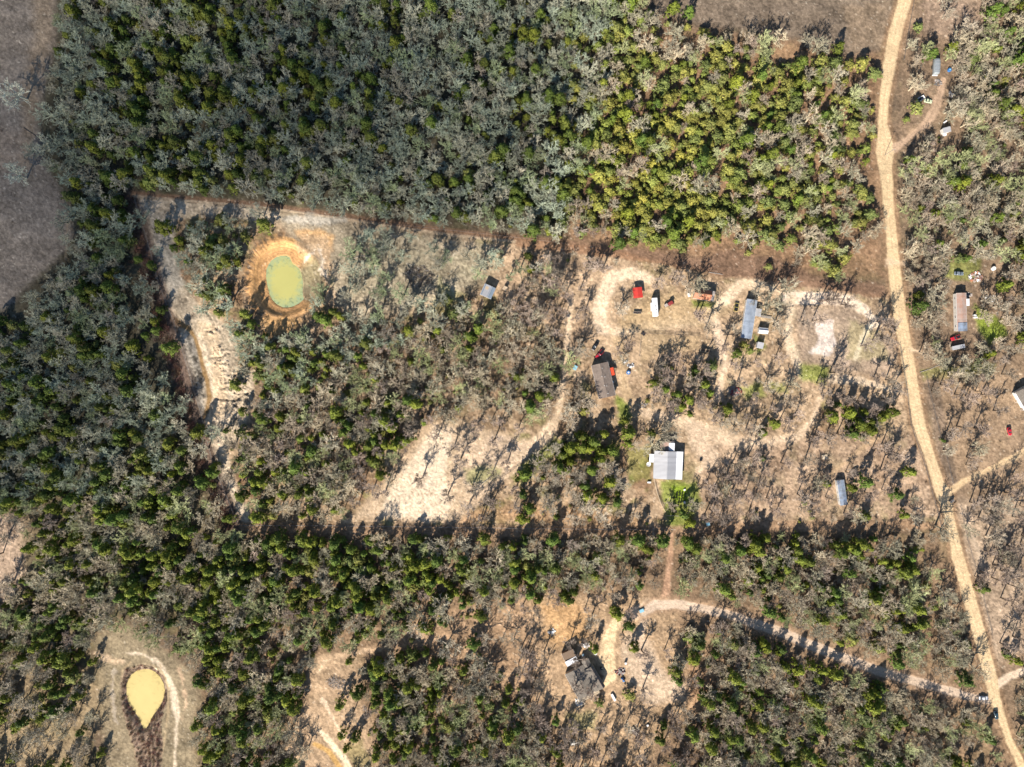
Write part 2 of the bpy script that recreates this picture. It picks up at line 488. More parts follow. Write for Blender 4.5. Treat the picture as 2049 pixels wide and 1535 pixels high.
# rills running across the cliff band (real relief)
w, d = sd_poly(P(404, 650, 470, 640, 500, 700, 500, 800, 470, 880, 425, 900, 425, 800, 425, 720), 60)
rr = fbm(X[w] * .42 + Y[w] * .15 + N_mid[w] * 22, Y[w] * .9 - X[w] * .12 + N_sml[w] * 9, 3.4, 55, 4, .7)
am = (1 - sstep(-8, 4, d)) * (.6 + .8 * sstep(-.1, .2, N_mid[w]))
Z[w] += am * (np.abs(rr - .5) * 3.6 - .5)
mixto((w, am * sstep(.05, .0, np.abs(rr - .5)) * sstep(-.15, .15, N_mid[w])), (.15, .11, .075), .7)
wc, dc = win(CREEK, 60), None
dc = seg_d(X[wc], Y[wc], CREEK, width=True)
Z[wc] -= 1.2 * (1 - sstep(-1, 14, dc))
# dark leaf strip just west of the boundary line
mixto(ln(PW(262, 396, 26, 290, 480, 34, 320, 600, 36, 352, 700, 34, 392, 850, 30, 425, 950, 40, 470, 1060, 34), 8, .8), (.16, .11, .085), .85, .4)

# property lines: brown mown strips
mixto(ln(PW(262, 388, 9, 520, 409, 10, 760, 443, 12, 900, 464, 13, 1130, 486, 14, 1300, 514, 14), 3, .4), (.22, .135, .085), .95, .3)
mixto(ln(PW(268, 392, 4, 520, 414, 4, 760, 449, 5, 900, 470, 5, 1130, 494, 6), 1.5, .3), (.52, .40, .27), .7, .3)
mixto(ln(PW(1040, 486, 16, 1300, 516, 20, 1420, 540, 16, 1560, 556, 14, 1760, 590, 12), 3, .6), (.27, .155, .09), .85, .4)
BR = P(1130, 470, 1330, 505, 1400, 515, 1460, 500, 1560, 520, 1640, 555, 1770, 570, 1782, 595, 1600, 575, 1480, 556, 1300, 520)
mixto(pg(BR, 6, .8), (.20, .125, .082), .9, .4)
for F in (BR,): block(pg(F, 6, .5), .85)
block(ln(PW(262, 390, 22, 520, 412, 24, 760, 448, 26, 900, 470, 28, 1130, 490, 30, 1300, 516, 30, 1560, 552, 26, 1780, 590, 24), 3, .3))
mixto(ln(PW(488, 1054, 16, 700, 1060, 18, 920, 1062, 22, 1200, 1062, 24, 1330, 1060, 20, 1600, 1052, 22, 1880, 1052, 16), 4, .5), (.33, .215, .13), .95, .4)
block(ln(PW(488, 1056, 22, 1330, 1060, 24, 1880, 1054, 20), 3, .1))
mixto(ln(PW(930, 1035, 24, 1000, 1030, 26, 1100, 1030, 30, 1200, 1040, 26, 1290, 1045, 20), 8, 1), (.46, .29, .16), .8, .4)

# big pale sandy bare patch
BARE = P(868, 842, 930, 846, 985, 866, 1010, 868, 1062, 885, 1100, 845, 1112, 872, 1050, 935, 1000, 965, 950, 1012, 912, 1046, 800, 1040, 706, 1038, 742, 990, 786, 948, 812, 918, 838, 880)
mixto(pg(BARE, 10, 1.2), (.50, .375, .25), .92, .35); block(pg(BARE, 4, .6), .95)
mixto(pg(P(985, 870, 1062, 885, 1105, 850, 1112, 876, 1050, 935, 1000, 965, 950, 1010, 930, 960), 8, 1.5), (.54, .41, .29), .7, .35)
mixto(pg(P(870, 850, 905, 856, 900, 900, 890, 950, 905, 1010, 890, 1040, 840, 1040, 760, 1035, 790, 960, 820, 930), 8, 1.3), (.70, .56, .40), .95, .25)
mixto(pg(P(905, 880, 985, 880, 1040, 920, 990, 950, 950, 960, 920, 930), 14, 2), (.50, .375, .26), .8, .4)
mixto(pg(P(930, 940, 985, 930, 1010, 940, 985, 960, 945, 970), 8, 1.5), (.25, .26, .10), .7, .3)
mixto(ln(PW(900, 870, 5, 880, 930, 9, 845, 985, 5), 3, 1.4), (.72, .59, .43), .7)
w, a = pg(BARE, 6, 1); rr = fbm(X[w] + Y[w] * .6, Y[w] * .3 - X[w] * .2, 4, 66, 3)
mixto((w, a * sstep(.06, .0, np.abs(rr - .5)) * sstep(0, .2, N_mid[w] + .08)), (.36, .25, .15), .8); Z[w] += a * (np.abs(rr - .5) * .9 - .1)

# sandy tracks and yards inside the clearing
mixto(pg(P(1590, 612, 1700, 610, 1745, 650, 1790, 700, 1780, 750, 1700, 745, 1600, 720), 14, 1), (.36, .275, .205), .7, .35); block(pg(P(1590, 605, 1745, 610, 1790, 660, 1800, 745, 1600, 745), 8, .5), .80)
TRK = []
def track(pts, col=SAND, k=.9, soft=4, warp=.8, blk=1.0, var=.25):
    pts = [(p[0], p[1], p[2] * 1.15) for p in pts]; col = tuple(min(.8, c * 1.08) for c in col)
    m = ln(pts, soft, warp); mixto(m, col, k, var); block(ln([(p[0], p[1], p[2] + 6) for p in pts], 3, .3), blk); TRK.append((pts, m))
track(PW(1300, 560, 14, 1262, 545, 20, 1225, 556, 26, 1208, 590, 24, 1200, 625, 26, 1206, 655, 22, 1226, 664, 16, 1250, 660, 8), (.68, .52, .36), .9, 5, 1.2)
track(PW(1226, 664, 14, 1240, 700, 15, 1246, 745, 15, 1252, 790, 16, 1272, 830, 16), (.46, .33, .19), .7, 5, .8)
track(PW(1230, 668, 10, 1300, 652, 15, 1370, 645, 17, 1420, 630, 20, 1455, 598, 20, 1480, 570, 18, 1515, 567, 14), (.66, .51, .35), .85, 5, 1)
track(PW(1430, 632, 16, 1442, 690, 20, 1452, 730, 16, 1440, 770, 12, 1438, 800, 10), (.62, .47, .33), .85, 5, 1.2)
track(PW(1290, 826, 14, 1330, 835, 18, 1380, 850, 22, 1425, 868, 26, 1480, 886, 20, 1550, 884, 14, 1596, 874, 14, 1622, 845, 12, 1640, 800, 12), (.60, .45, .305), .85, 6, 1.4)
track(PW(1385, 850, 22, 1400, 890, 30, 1425, 920, 22, 1400, 940, 12), (.60, .45, .31), .75, 7, 1.4)
track(PW(1462, 575, 10, 1500, 566, 12, 1580, 590, 12), (.55, .42, .28), .7, 5, 1)
track(PW(1578, 597, 22, 1640, 596, 22, 1700, 600, 18, 1730, 622, 14, 1748, 640, 12), (.70, .56, .42), .95, 3, .9)
track(PW(1584, 600, 12, 1578, 650, 12, 1580, 690, 16, 1596, 730, 14, 1604, 756, 8), (.64, .50, .34), .9, 4, 1)
track(PW(1752, 645, 18, 1735, 660, 13, 1722, 690, 11, 1712, 716, 8), (.66, .54, .40), .95, 3, .8)
track(PW(1748, 640, 10, 1800, 642, 12), (.54, .42, .30), .8, 4, 1)
track(PW(1660, 757, 12, 1720, 762, 14, 1790, 782, 10, 1825, 780, 8), (.60, .47, .33), .8, 4, 1.2)
track(PW(1650, 960, 4, 1740, 885, 8, 1800, 850, 10, 1830, 860, 10), (.50, .35, .21), .75, 4, .6)
track(PW(1143, 600, 9, 1135, 680, 9, 1128, 760, 8, 1116, 830, 11, 1108, 850, 14, 1085, 878, 22, 1060, 888, 12), (.60, .45, .30), .85, 3, .6)
PAD = P(1628, 645, 1668, 640, 1666, 668, 1672, 690, 1660, 715, 1622, 706, 1640, 680)
mixto(pg(PAD, 3, .8), (.62, .52, .44), .95, .2); block(pg(PAD, 5, .3))
mixto(pg(PAD, 3, .8), (.64, .54, .46), .95, .2)
mixto(pg(P(1300, 585, 1380, 590, 1470, 620, 1400, 650, 1240, 668, 1240, 640), 12, 1), (.42, .30, .165), .75, .35)
mixto(pg(P(1282, 668, 1400, 670, 1400, 700, 1330, 700, 1280, 730), 8, .8), (.40, .29, .17), .85, .3)
block(pg(P(1150, 660, 1400, 600, 1440, 600, 1400, 700, 1300, 712, 1270, 850, 1180, 850, 1170, 700), 8, .8), .9)
for poly, k in ((P(1234, 792, 1258, 810, 1262, 850, 1240, 850), .9), (P(1385, 602, 1430, 606, 1425, 616, 1388, 612), .9), (P(1600, 730, 1660, 735, 1650, 770, 1600, 760), .8),
                (P(1540, 765, 1570, 765, 1575, 785, 1540, 782), .6), (P(1480, 775, 1520, 765, 1530, 790, 1495, 800), .7), (P(1510, 672, 1530, 690, 1515, 710), .8), (P(1700, 640, 1760, 660, 1780, 720, 1690, 720), .25),
                (P(1320, 962, 1395, 965, 1400, 1010, 1380, 1052, 1335, 1050, 1325, 1000), .85), (P(1250, 900, 1300, 890, 1302, 960, 1260, 960), .45),
                (P(1950, 610, 2000, 640, 2015, 670, 1980, 690, 1955, 660), .95), (P(1885, 525, 1960, 520, 1955, 560, 1890, 560), .6), (P(1840, 740, 1990, 730, 1985, 750, 1850, 760), .6),
                (P(1040, 930, 1110, 875, 1130, 890, 1070, 950, 1040, 975), .7), (P(880, 560, 930, 590, 910, 640, 860, 620), .3)):
    mixto(pg(poly, 6, 1.2), (.21, .25, .05), k, .35)
mixto(pg(P(1345, 972, 1372, 975, 1376, 1000, 1352, 1002), 4, .8), (.23, .32, .03), .9, .2)
mixto(pg(P(1957, 620, 1985, 640, 2010, 665, 1985, 680, 1962, 655), 6, 1.5), (.26, .32, .05), .8, .3)
block(pg(P(1250, 895, 1400, 895, 1400, 1050, 1330, 1052, 1255, 985), 6, .4), .85)
mixto(pg(P(1860, 750, 2049, 740, 2049, 1000, 1900, 965, 1870, 850), 20, 1), (.33, .23, .145), .75, .3)
mixto(ln(PW(1865, 770, 26, 1885, 880, 28, 1905, 970, 26), 5, .5), (.19, .14, .10), .85, .4)
mixto(ln(PW(1915, 1010, 22, 1935, 1100, 24, 1965, 1230, 26, 1990, 1330, 20), 5, .6), (.30, .22, .15), .85, .4)
mixto(pg(P(1920, 1000, 2049, 1000, 2049, 1300, 1990, 1330, 1950, 1180, 1925, 1080), 12, 1), (.42, .315, .22), .75, .35)
mixto(ln(PW(1925, 1015, 6, 1940, 1060, 8, 1960, 1110, 14, 1975, 1140, 10), 6, 1), (.55, .43, .31), .7)

# ---- lower middle: house yard and tracks
mixto(pg(P(1060, 1180, 1160, 1190, 1300, 1190, 1350, 1215, 1360, 1300, 1420, 1360, 1400, 1420, 1330, 1450, 1290, 1540, 1130, 1540, 1100, 1430, 1040, 1380, 1040, 1280), 18, 1.6), (.40, .275, .165), .85, .45)
block(pg(P(1110, 1230, 1220, 1200, 1320, 1220, 1360, 1370, 1300, 1430, 1180, 1430, 1110, 1400), 14, 1), .85)
mixto(pg(P(1080, 1210, 1150, 1200, 1180, 1240, 1160, 1290, 1100, 1290), 16, 2), (.52, .31, .14), .7, .4)
mixto(pg(P(1255, 1262, 1300, 1285, 1330, 1345, 1375, 1375, 1370, 1400, 1300, 1410, 1262, 1360, 1240, 1300), 10, 1.2), (.56, .42, .29), .9, .3)
track(PW(1240, 1232, 14, 1226, 1258, 20, 1216, 1290, 24, 1214, 1320, 26, 1222, 1352, 22, 1210, 1370, 10), (.66, .49, .29), .95, 3, .6)
track(PW(1258, 1235, 16, 1285, 1222, 26, 1300, 1212, 24), (.56, .42, .29), .85, 4, .8)
track(PW(1290, 1240, 14, 1275, 1290, 14, 1300, 1340, 14), (.56, .42, .30), .7, 6, 1)
track(PW(1345, 1068, 6, 1340, 1120, 9, 1334, 1170, 9, 1330, 1200, 16), (.44, .27, .17), .9, 3, .6)
track(PW(740, 1300, 10, 830, 1290, 10, 930, 1262, 12, 1010, 1248, 14, 1060, 1240, 12), (.46, .31, .19), .8, 4, .9)
track(PW(640, 1320, 12, 700, 1310, 10, 740, 1300, 10), (.54, .38, .24), .85, 4, 1)
mixto(pg(P(610, 1320, 660, 1310, 720, 1320, 715, 1400, 740, 1450, 760, 1540, 560, 1540, 580, 1450, 620, 1400), 16, 1.6), (.45, .315, .195), .85, .4)
block(pg(P(615, 1330, 715, 1325, 705, 1400, 735, 1450, 745, 1560, 590, 1560, 600, 1420), 8, 1), .93)
mixto(ln(PW(645, 1400, 8, 668, 1440, 8, 690, 1480, 7), 2.5, .7), (.70, .53, .36), .9, .2)
mixto(ln(PW(640, 1462, 8, 665, 1490, 11, 690, 1520, 12, 710, 1560, 12), 2.5, .6), (.80, .64, .43), .95, .2)
mixto(ln(PW(630, 1490, 8, 655, 1502, 9, 680, 1535, 8), 2.5, .6), (.58, .35, .12), .85, .2)
mixto(ln(PW(636, 1345, 6, 650, 1325, 7), 2, .6), (.68, .50, .32), .8)
mixto(pg(P(690, 1490, 725, 1480, 745, 1530, 710, 1540), 6, 1), (.25, .21, .09), .7, .3)
mixto(pg(P(1130, 1425, 1200, 1420, 1190, 1460, 1140, 1465), 8, 1.4), (.30, .27, .12), .7, .3)
mixto(pg(P(1380, 1330, 1430, 1350, 1420, 1440, 1380, 1420), 14, 2), (.36, .21, .12), .7, .4)

mixto(pg(P(760, 1240, 1050, 1190, 1080, 1290, 1060, 1420, 940, 1340, 860, 1330, 780, 1330), 22, 2), (.38, .25, .15), .75, .4)
mixto(pg(P(-240, 1000, 40, 1030, 45, 1150, 10, 1210, -240, 1240), 14, 2), (.38, .28, .20), .85, .4)
# ---- second pond surroundings
P2Z = P(190, 1270, 250, 1250, 300, 1275, 340, 1310, 385, 1340, 400, 1400, 390, 1480, 400, 1540, 400, 1700, 200, 1700, 215, 1540, 200, 1440, 195, 1340)
mixto(pg(P2Z, 10, 1.5), (.27, .215, .135), .9, .4); block(pg(P2Z, 8, .8))
mixto(ln(PW(196, 1312, 16, 225, 1322, 14, 245, 1324, 8), 4, 1), (.62, .45, .29), .8, .3)
mixto(ln(PW(240, 1306, 3, 285, 1308, 6, 315, 1325, 8, 335, 1352, 12, 348, 1385, 14, 352, 1415, 18, 354, 1440, 8, 352, 1480, 5, 350, 1550, 5), 2.5, .8), (.70, .57, .41), .85, .25)
mixto(ln(PW(358, 1340, 8, 368, 1375, 8, 372, 1410, 12, 366, 1440, 6), 3, 1.2), (.60, .42, .27), .8, .3)
mixto(ln(PW(229, 1340, 4, 224, 1380, 5, 230, 1440, 5, 236, 1450, 4), 2, 1.3), (.48, .40, .31), .6)
mixto(ln(PW(262, 1325, 3, 246, 1340, 3, 242, 1380, 3, 250, 1430, 3, 268, 1500, 3, 282, 1550, 3), 1.5, .3), (.46, .34, .20), .8)
mixto(ln(PW(320, 1330, 3, 336, 1380, 4, 336, 1430, 4, 328, 1490, 3, 318, 1540, 3), 1.5, .3), (.46, .34, .20), .8)
mixto(pg(P(20, 1340, 100, 1330, 190, 1340, 210, 1420, 160, 1540, -240, 1700, -240, 1400), 20, 2), (.33, .25, .145), .7, .4)
mixto(pg(P(60, 1400, 90, 1410, 80, 1450, 55, 1440), 8, 1.5), (.30, .29, .07), .7)
mixto(ln(PW(15, 1200, 10, 35, 1170, 8, 48, 1140, 6), 5, 1), (.66, .50, .34), .8)

# ---- first pond and its orange banks
def crop(sx, ox, oy, *a): return [(a[i] / sx + ox, a[i + 1] / sx + oy) for i in range(0, len(a), 2)]
POND1 = crop(6.98, 470, 440, 560, 490, 640, 474, 700, 475, 760, 500, 775, 535, 800, 590, 850, 625, 895, 665, 925, 735, 942, 820, 945, 900, 940, 1000, 945, 1060, 965, 1090, 930, 1135, 880, 1175, 800, 1215, 720, 1235, 660, 1230, 600, 1208, 540, 1170, 490, 1120, 450, 1040, 425, 960, 405, 860, 396, 760, 405, 660, 430, 600, 470, 545)
w, d = sd_poly(POND1, 90)
ang = np.arctan2(Y[w] - 562, X[w] - 567)
ring = np.hypot((X[w] - 569) / 1.0, (Y[w] - 560) / 1.13)          # roughly elliptical berm
rim = 75 + 5 * N_mid[w] + 2 * np.sin(ang * 3 + 1)
inb = 1 - sstep(-2, 2, ring - rim)
east = sstep(.25, -.35, np.abs(ang + .05) - .75)                  # the open, grey-green east shore
mixto((w, inb), (.62, .355, .145), .97, .2)
mixto((w, inb * (1 - sstep(2, 18, d))), (.46, .26, .12), .5, .2)
rg = sstep(.1, .9, .5 + .5 * np.sin(d * 1.05 + N_mid[w] * 3))
mixto((w, inb * (1 - sstep(16, 30, d)) * rg), (.30, .17, .085), .6)
mixto((w, inb * east), (.225, .20, .12), .9, .5)
mixto(pg(P(590, 462, 640, 458, 670, 470, 664, 500, 640, 492, 610, 490), 6, 1), (.60, .36, .165), .85, .3)
mixto((w, inb * sstep(-.2, .6, np.sin(ang)) * sstep(14, 20, d) * (1 - sstep(24, 34, d))), (.46, .29, .16), .45, .3)
# rills down the outer west and south slope
ril = .65 * vnoise(ang * 38 + 40, ring * .07, 71) + .35 * vnoise(X[w] / 4, Y[w] / 3, 72); west = sstep(1.2, 1.9, np.abs(np.where(ang < 0, ang, ang + .35)))
outer = sstep(-12, -4, ring - rim) * (1 - sstep(9, 17, ring - rim + ril * 8))
mixto((w, outer * west * sstep(.42, .6, ril)), (.50, .28, .125), .9, .2)
mixto((w, outer * west * sstep(.5, .36, ril)), (.18, .12, .075), .75, .2)
Z[w] += outer * west * (ril - .5) * .9
Z[w] += 1.0 * np.exp(-((ring - rim + 8) / 7.5) ** 2) * (1 - east)
bank = sstep(0, 40, d)
Z[w] += -2.0 * inb * (1 - bank)
Z[w] -= 1.6 * (1 - sstep(-10, 1, d))
mixto(pg(P(600, 470, 655, 475, 662, 500, 640, 520, 600, 505, 590, 490), 8, 1), (.44, .31, .19), .8, .3)
for q in (P(632, 492, 648, 500, 660, 530, 655, 560, 640, 545, 630, 545, 645, 525), P(612, 505, 640, 500, 622, 520, 605, 528)):
    mixto(pg(q, 2, 1.4), (.66, .54, .40), .95, .4)
mixto(ln(PW(650, 500, 6, 660, 540, 9, 658, 575, 8, 655, 600, 8, 640, 620, 6), 3, 2), (.56, .38, .22), .85, .5)
mixto(pg(P(600, 575, 645, 555, 650, 590, 625, 605, 600, 600), 6, 1), (.17, .14, .09), .8, .4)
mixto(pg(P(520, 640, 545, 635, 600, 640, 590, 655, 560, 665, 530, 672), 6, 1.4), (.56, .34, .15), .9, .3)
mixto(pg(P(590, 428, 660, 432, 690, 440, 640, 452, 590, 448, 560, 440), 5, 1.2), (.44, .40, .33), .8, .4)
mixto(pg(P(478, 448, 510, 450, 520, 470, 500, 490, 480, 470), 8, 1.5), (.46, .30, .17), .8, .3)
block((w, 1 - sstep(8, 18, ring - rim)))
block(pg(P(500, 620, 660, 625, 655, 668, 520, 672), 3, .2))
block(pg(P(560, 425, 700, 440, 700, 520, 660, 640, 560, 660, 505, 610, 500, 470), 4, .4), .93)
mixto(ln(PW(700, 560, 2, 730, 548, 3, 760, 552, 3, 780, 545, 2), 2, 1), (.12, .10, .06), .6)

POND2 = crop(2.952, 0, 1015, 845, 955, 880, 958, 915, 975, 945, 1005, 965, 1045, 972, 1085, 962, 1135, 940, 1180, 905, 1225, 885, 1270, 862, 1305, 845, 1308, 828, 1285, 805, 1245, 775, 1195, 750, 1150, 738, 1100, 738, 1055, 752, 1015, 785, 985, 815, 965)
w, d2 = sd_poly(POND2, 90)
FR = P(250, 1340, 290, 1328, 328, 1350, 334, 1400, 322, 1440, 326, 1490, 320, 1560, 300, 1590, 278, 1540, 262, 1480, 246, 1420, 240, 1370)
mixto(pg(FR, 3, .8), (.235, .165, .12), .85, .5)
Z[w] -= 1.3 * (1 - sstep(0, 12, d2)) + .9 * (1 - sstep(-8, 0, d2))
block((w, (d2 < 6) * 1.0))

# ---- roads
ROAD = PW(1830, -240, 26, 1818, -60, 26, 1811, 0, 25, 1791, 69, 26, 1778, 136, 24, 1768, 203, 17, 1766, 250, 18, 1770, 275, 28, 1771, 305, 36, 1771, 335, 26, 1776, 400, 22, 1783, 470, 21, 1787, 520, 23, 1793, 575, 26, 1800, 629, 26, 1815, 713, 25, 1827, 781, 24, 1839, 849, 23, 1861, 917, 21, 1877, 965, 22, 1889, 990, 30, 1898, 1030, 19, 1909, 1083, 21, 1927, 1150, 25, 1945, 1218, 26, 1965, 1286, 24, 1982, 1354, 25, 1991, 1400, 22, 2005, 1440, 15, 2018, 1480, 15, 2040, 1523, 16, 2075, 1620, 16, 2110, 1780, 16)
LANE = PW(1288, 1226, 16, 1310, 1211, 20, 1350, 1209, 17, 1400, 1216, 17, 1450, 1228, 17, 1510, 1248, 18, 1560, 1264, 19, 1620, 1290, 19, 1680, 1314, 19, 1740, 1336, 19, 1800, 1355, 18, 1860, 1371, 17, 1930, 1392, 15, 1978, 1402, 14)
DRIVE_E = PW(1893, 988, 16, 1930, 963, 11, 1970, 944, 10, 2010, 925, 12, 2049, 905, 14, 2120, 870, 14)
SPUR = PW(1995, 1372, 14, 2020, 1354, 15, 2060, 1340, 16, 2150, 1320, 16)
DRIVE_N = PW(1775, 300, 26, 1800, 292, 14, 1822, 272, 9, 1850, 250, 16, 1868, 225, 20, 1880, 190, 18, 1888, 160, 10)
mixto(ln([(p[0], p[1], p[2] + 16) for p in ROAD], 5, .5), (.28, .18, .105), .85, .3)
mixto(ln([(p[0], p[1], p[2] + 14) for p in LANE], 5, .8), (.34, .225, .14), .85, .3)
roads = []
for nm, pts, col, wp in (('dirt_lane', LANE, (.56, .43, .315), .45), ('sandy_driveway', DRIVE_E, (.60, .43, .25), .5), ('sandy_spur', SPUR, (.64, .50, .36), .4), ('woodland_driveway', DRIVE_N, (.46, .32, .215), .6), ('dirt_road', ROAD, ROADC, .34)):
    m = ln(pts, 1.8, wp); mixto(m, col, 1, .12)
    wv = m[0]; dd = seg_d(X[wv], Y[wv], pts)
    wd = 3.4
    mixto((wv, m[1] * (1 - sstep(.5, 2.4, np.abs(dd - wd)))), tuple(min(1, c * 1.16) for c in col), .6, .1)
    mixto((wv, m[1] * sstep(.0, .25, N_mid[wv] + N_sml[wv] * .6)), tuple(c * .74 for c in col), .7, .1)
    mixto((wv, m[1] * (1 - sstep(.0, 1.6, dd)) * sstep(-.2, .2, N_big[wv])), tuple(c * .72 for c in col), .5, .1)
    block(ln([(p[0], p[1], p[2] + (18 if nm in ('dirt_lane', 'sandy_driveway', 'woodland_driveway') else 8)) for p in pts], 3, .2)); roads.append((nm, m))
mixto(ln(PW(1780, 525, 14, 1810, 528, 8), 4, 1), SAND, .8, .2)
mixto(ln(PW(1822, 700, 12, 1840, 702, 8), 4, 1), SAND, .7, .2)

# ---- small relief and pixel-size grain everywhere
Z += N_big * 1.2 + N_mid * .5 + N_sml * .16
roadm = np.zeros(X.shape)
for nm, (w, a) in roads: roadm[w] = np.maximum(roadm[w], a)
Z -= roadm * (N_mid * .4 + .12 + N_sml * .15)
grain = 1 + (N_pix * .40 + N_pix2 * .35 + N_sml * .35) * (1 - .72 * roadm) * (1 - .35 * NOTREE)
C *= np.clip(grain, .45, 1.7)[..., None]
# stones and tufts
sp = vnoise(X / 2.6 + 7, Y / 2.6, 90) * vnoise(X / 2.9, Y / 2.9 + 3, 91)
C += (sstep(.60, .80, sp) * (1 - roadm) * .26)[..., None] * np.array((1, .9, .72))
C = np.clip(C, .015, .92)

for q_ in ((1923, 606, 30), (1925, 645, 30), (1912, 685, 28), (1684, 975, 17), (1686, 1005, 17), (979, 582, 30), (1276, 588, 24), (1500, 620, 26), (1494, 655, 26), (1528, 665, 20), (1521, 695, 20), (1875, 135, 20), (1848, 202, 26), (1894, 264, 20), (1408, 595, 32), (1018, 900, 20), (2045, 800, 34), (2020, 866, 20), (1170, 1340, 50), (1970, 1400, 20), (1992, 1432, 16), (1335, 960, 40), (1650, 915, 16), (838, 556, 36), (1310, 614, 27), (1342, 607, 16), (1208, 745, 34), (1214, 785, 30), (1194, 702, 24), (1352, 1000, 26), (1473, 615, 16), (1412, 702, 18), (1226, 1395, 16), (1246, 1352, 18), (1192, 1308, 16), (1258, 746, 12), (672, 1368, 24), (1471, 785, 22), (1952, 556, 24), (1905, 1003, 16)):
    w_ = win([(q_[0] - q_[2], q_[1] - q_[2]), (q_[0] + q_[2], q_[1] + q_[2])], 8)
    NOTREE[w_] = np.maximum(NOTREE[w_], 1 - sstep(q_[2] - 3, q_[2] + 2, np.hypot(X[w_] - q_[0], Y[w_] - q_[1])))
def hz(px, py):
    i = min(max((px - GX0) / STEP, 0), nx - 2); j = min(max((py - GY0) / STEP, 0), ny - 2)
    i0, j0 = int(i), int(j); fx, fy = i - i0, j - j0
    return float((Z[j0, i0] * (1 - fx) + Z[j0, i0 + 1] * fx) * (1 - fy) + (Z[j0 + 1, i0] * (1 - fx) + Z[j0 + 1, i0 + 1] * fx) * fy)
def fld(A, px, py):
    i = int(min(max((px - GX0) / STEP, 0), nx - 1)); j = int(min(max((py - GY0) / STEP, 0), ny - 1))
    return float(A[j, i])
# level pads under the buildings
def level(px, py, r):
    w = win([(px - r, py - r), (px + r, py + r)], 12)
    d = np.hypot(X[w] - px, Y[w] - py); a = 1 - sstep(r, r + 10, d)
    Z[w] = Z[w] * (1 - a) + hz(px, py) * a
for q in ((1208, 762, 50), (1338, 931, 46), (1501, 640, 46), (1406, 590, 26), (1310, 614, 22), (979, 580, 18), (1165, 1340, 52), (1923, 620, 54), (1684, 987, 30), (1276, 585, 14), (1528, 662, 12), (1521, 690, 10), (2045, 790, 26), (1875, 132, 18), (1894, 260, 14), (1196, 700, 20)):
    level(*q)

# ---------------------------------------------------------------- ground meshes
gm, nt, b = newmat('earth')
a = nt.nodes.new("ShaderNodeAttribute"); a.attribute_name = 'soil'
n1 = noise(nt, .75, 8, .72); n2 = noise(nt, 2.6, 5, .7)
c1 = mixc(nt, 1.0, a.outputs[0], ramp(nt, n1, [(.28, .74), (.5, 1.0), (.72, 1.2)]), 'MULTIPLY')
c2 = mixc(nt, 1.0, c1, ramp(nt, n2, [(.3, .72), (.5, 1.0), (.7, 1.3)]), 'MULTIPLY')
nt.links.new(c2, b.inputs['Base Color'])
b.inputs['Roughness'].default_value = 1.0; b.inputs['Specular IOR Level'].default_value = .1
bp = nt.nodes.new("ShaderNodeBump"); bp.inputs['Strength'].default_value = .8; bp.inputs['Distance'].default_value = .45
nt.links.new(n1, bp.inputs['Height']); nt.links.new(bp.outputs[0], b.inputs['Normal'])
M['earth'] = gm

rid = np.full(X.shape, 0, np.int32)
for k, (nm, (w, a)) in enumerate(roads):
    sub = rid[w]; sub[a > .5] = k + 1; rid[w] = sub
trm = np.zeros(X.shape)
for pts, (w, a) in TRK: trm[w] = np.maximum(trm[w], a)
rid[(trm > .5) & (rid == 0)] = len(roads) + 1
names = ['ground'] + [r[0] for r in roads] + ['dirt_tracks']
# stretch the outer rings of the sheet to the horizon
wx = (X - W2) * S; wy = (H2 - Y) * S
for k, far in enumerate((9000, 4000, 2000, 1000, 700)):
    pass
frid = rid[:-1, :-1].ravel()
idx = np.arange(nx * ny, dtype=np.int64).reshape(ny, nx)
quads = np.stack([idx[:-1, :-1].ravel(), idx[1:, :-1].ravel(), idx[1:, 1:].ravel(), idx[:-1, 1:].ravel()], 1)
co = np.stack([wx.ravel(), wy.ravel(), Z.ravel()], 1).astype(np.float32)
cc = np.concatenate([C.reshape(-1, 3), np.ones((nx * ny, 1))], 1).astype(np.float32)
def grid_mesh(name, q):
    used, inv = np.unique(q.ravel(), return_inverse=True)
    me = bpy.data.meshes.new(name)
    me.vertices.add(len(used)); me.vertices.foreach_set('co', co[used].ravel())
    me.loops.add(q.size); me.loops.foreach_set('vertex_index', inv.astype(np.int32).ravel())
    me.polygons.add(len(q)); me.polygons.foreach_set('loop_start', np.arange(0, q.size, 4, dtype=np.int32))
    me.polygons.foreach_set('use_smooth', np.ones(len(q), bool))
    me.update(calc_edges=True)
    at_ = me.attributes.new('soil', 'FLOAT_COLOR', 'POINT'); at_.data.foreach_set('color', cc[used].ravel())
    me.materials.append(gm)
    o = bpy.data.objects.new(name, me); COL.objects.link(o); o['kind'] = 'structure'
    return o
for k, nm in enumerate(names):
    q = quads[frid == k]
    if len(q): grid_mesh(nm, q)
# country beyond the surveyed sheet
fb = MB()
R0 = [(wx[0, 0], wy[0, 0]), (wx[0, -1], wy[0, -1]), (wx[-1, -1], wy[-1, -1]), (wx[-1, 0], wy[-1, 0])]
prev = [(x * .985, y * .985, -1.2) for x, y in R0]
for s_ in (1.5, 4, 12, 30):
    nxt = [(x * s_, y * s_, -1.2) for x, y in R0]
    b0 = len(fb.v); fb.v += prev + nxt
    for k in range(4):
        k2 = (k + 1) % 4; fb.f.append((b0 + k, b0 + 4 + k, b0 + 4 + k2, b0 + k2))
    prev = nxt
m, nt, b = newmat('far_ground')
nt.links.new(ramp(nt, noise(nt, .02, 8, .7), [(.3, (.07, .07, .045)), (.5, (.13, .12, .08)), (.7, (.22, .17, .11))]), b.inputs['Base Color'])
b.inputs['Roughness'].default_value = 1
tag(fb.build('terrain', m), kind='structure')

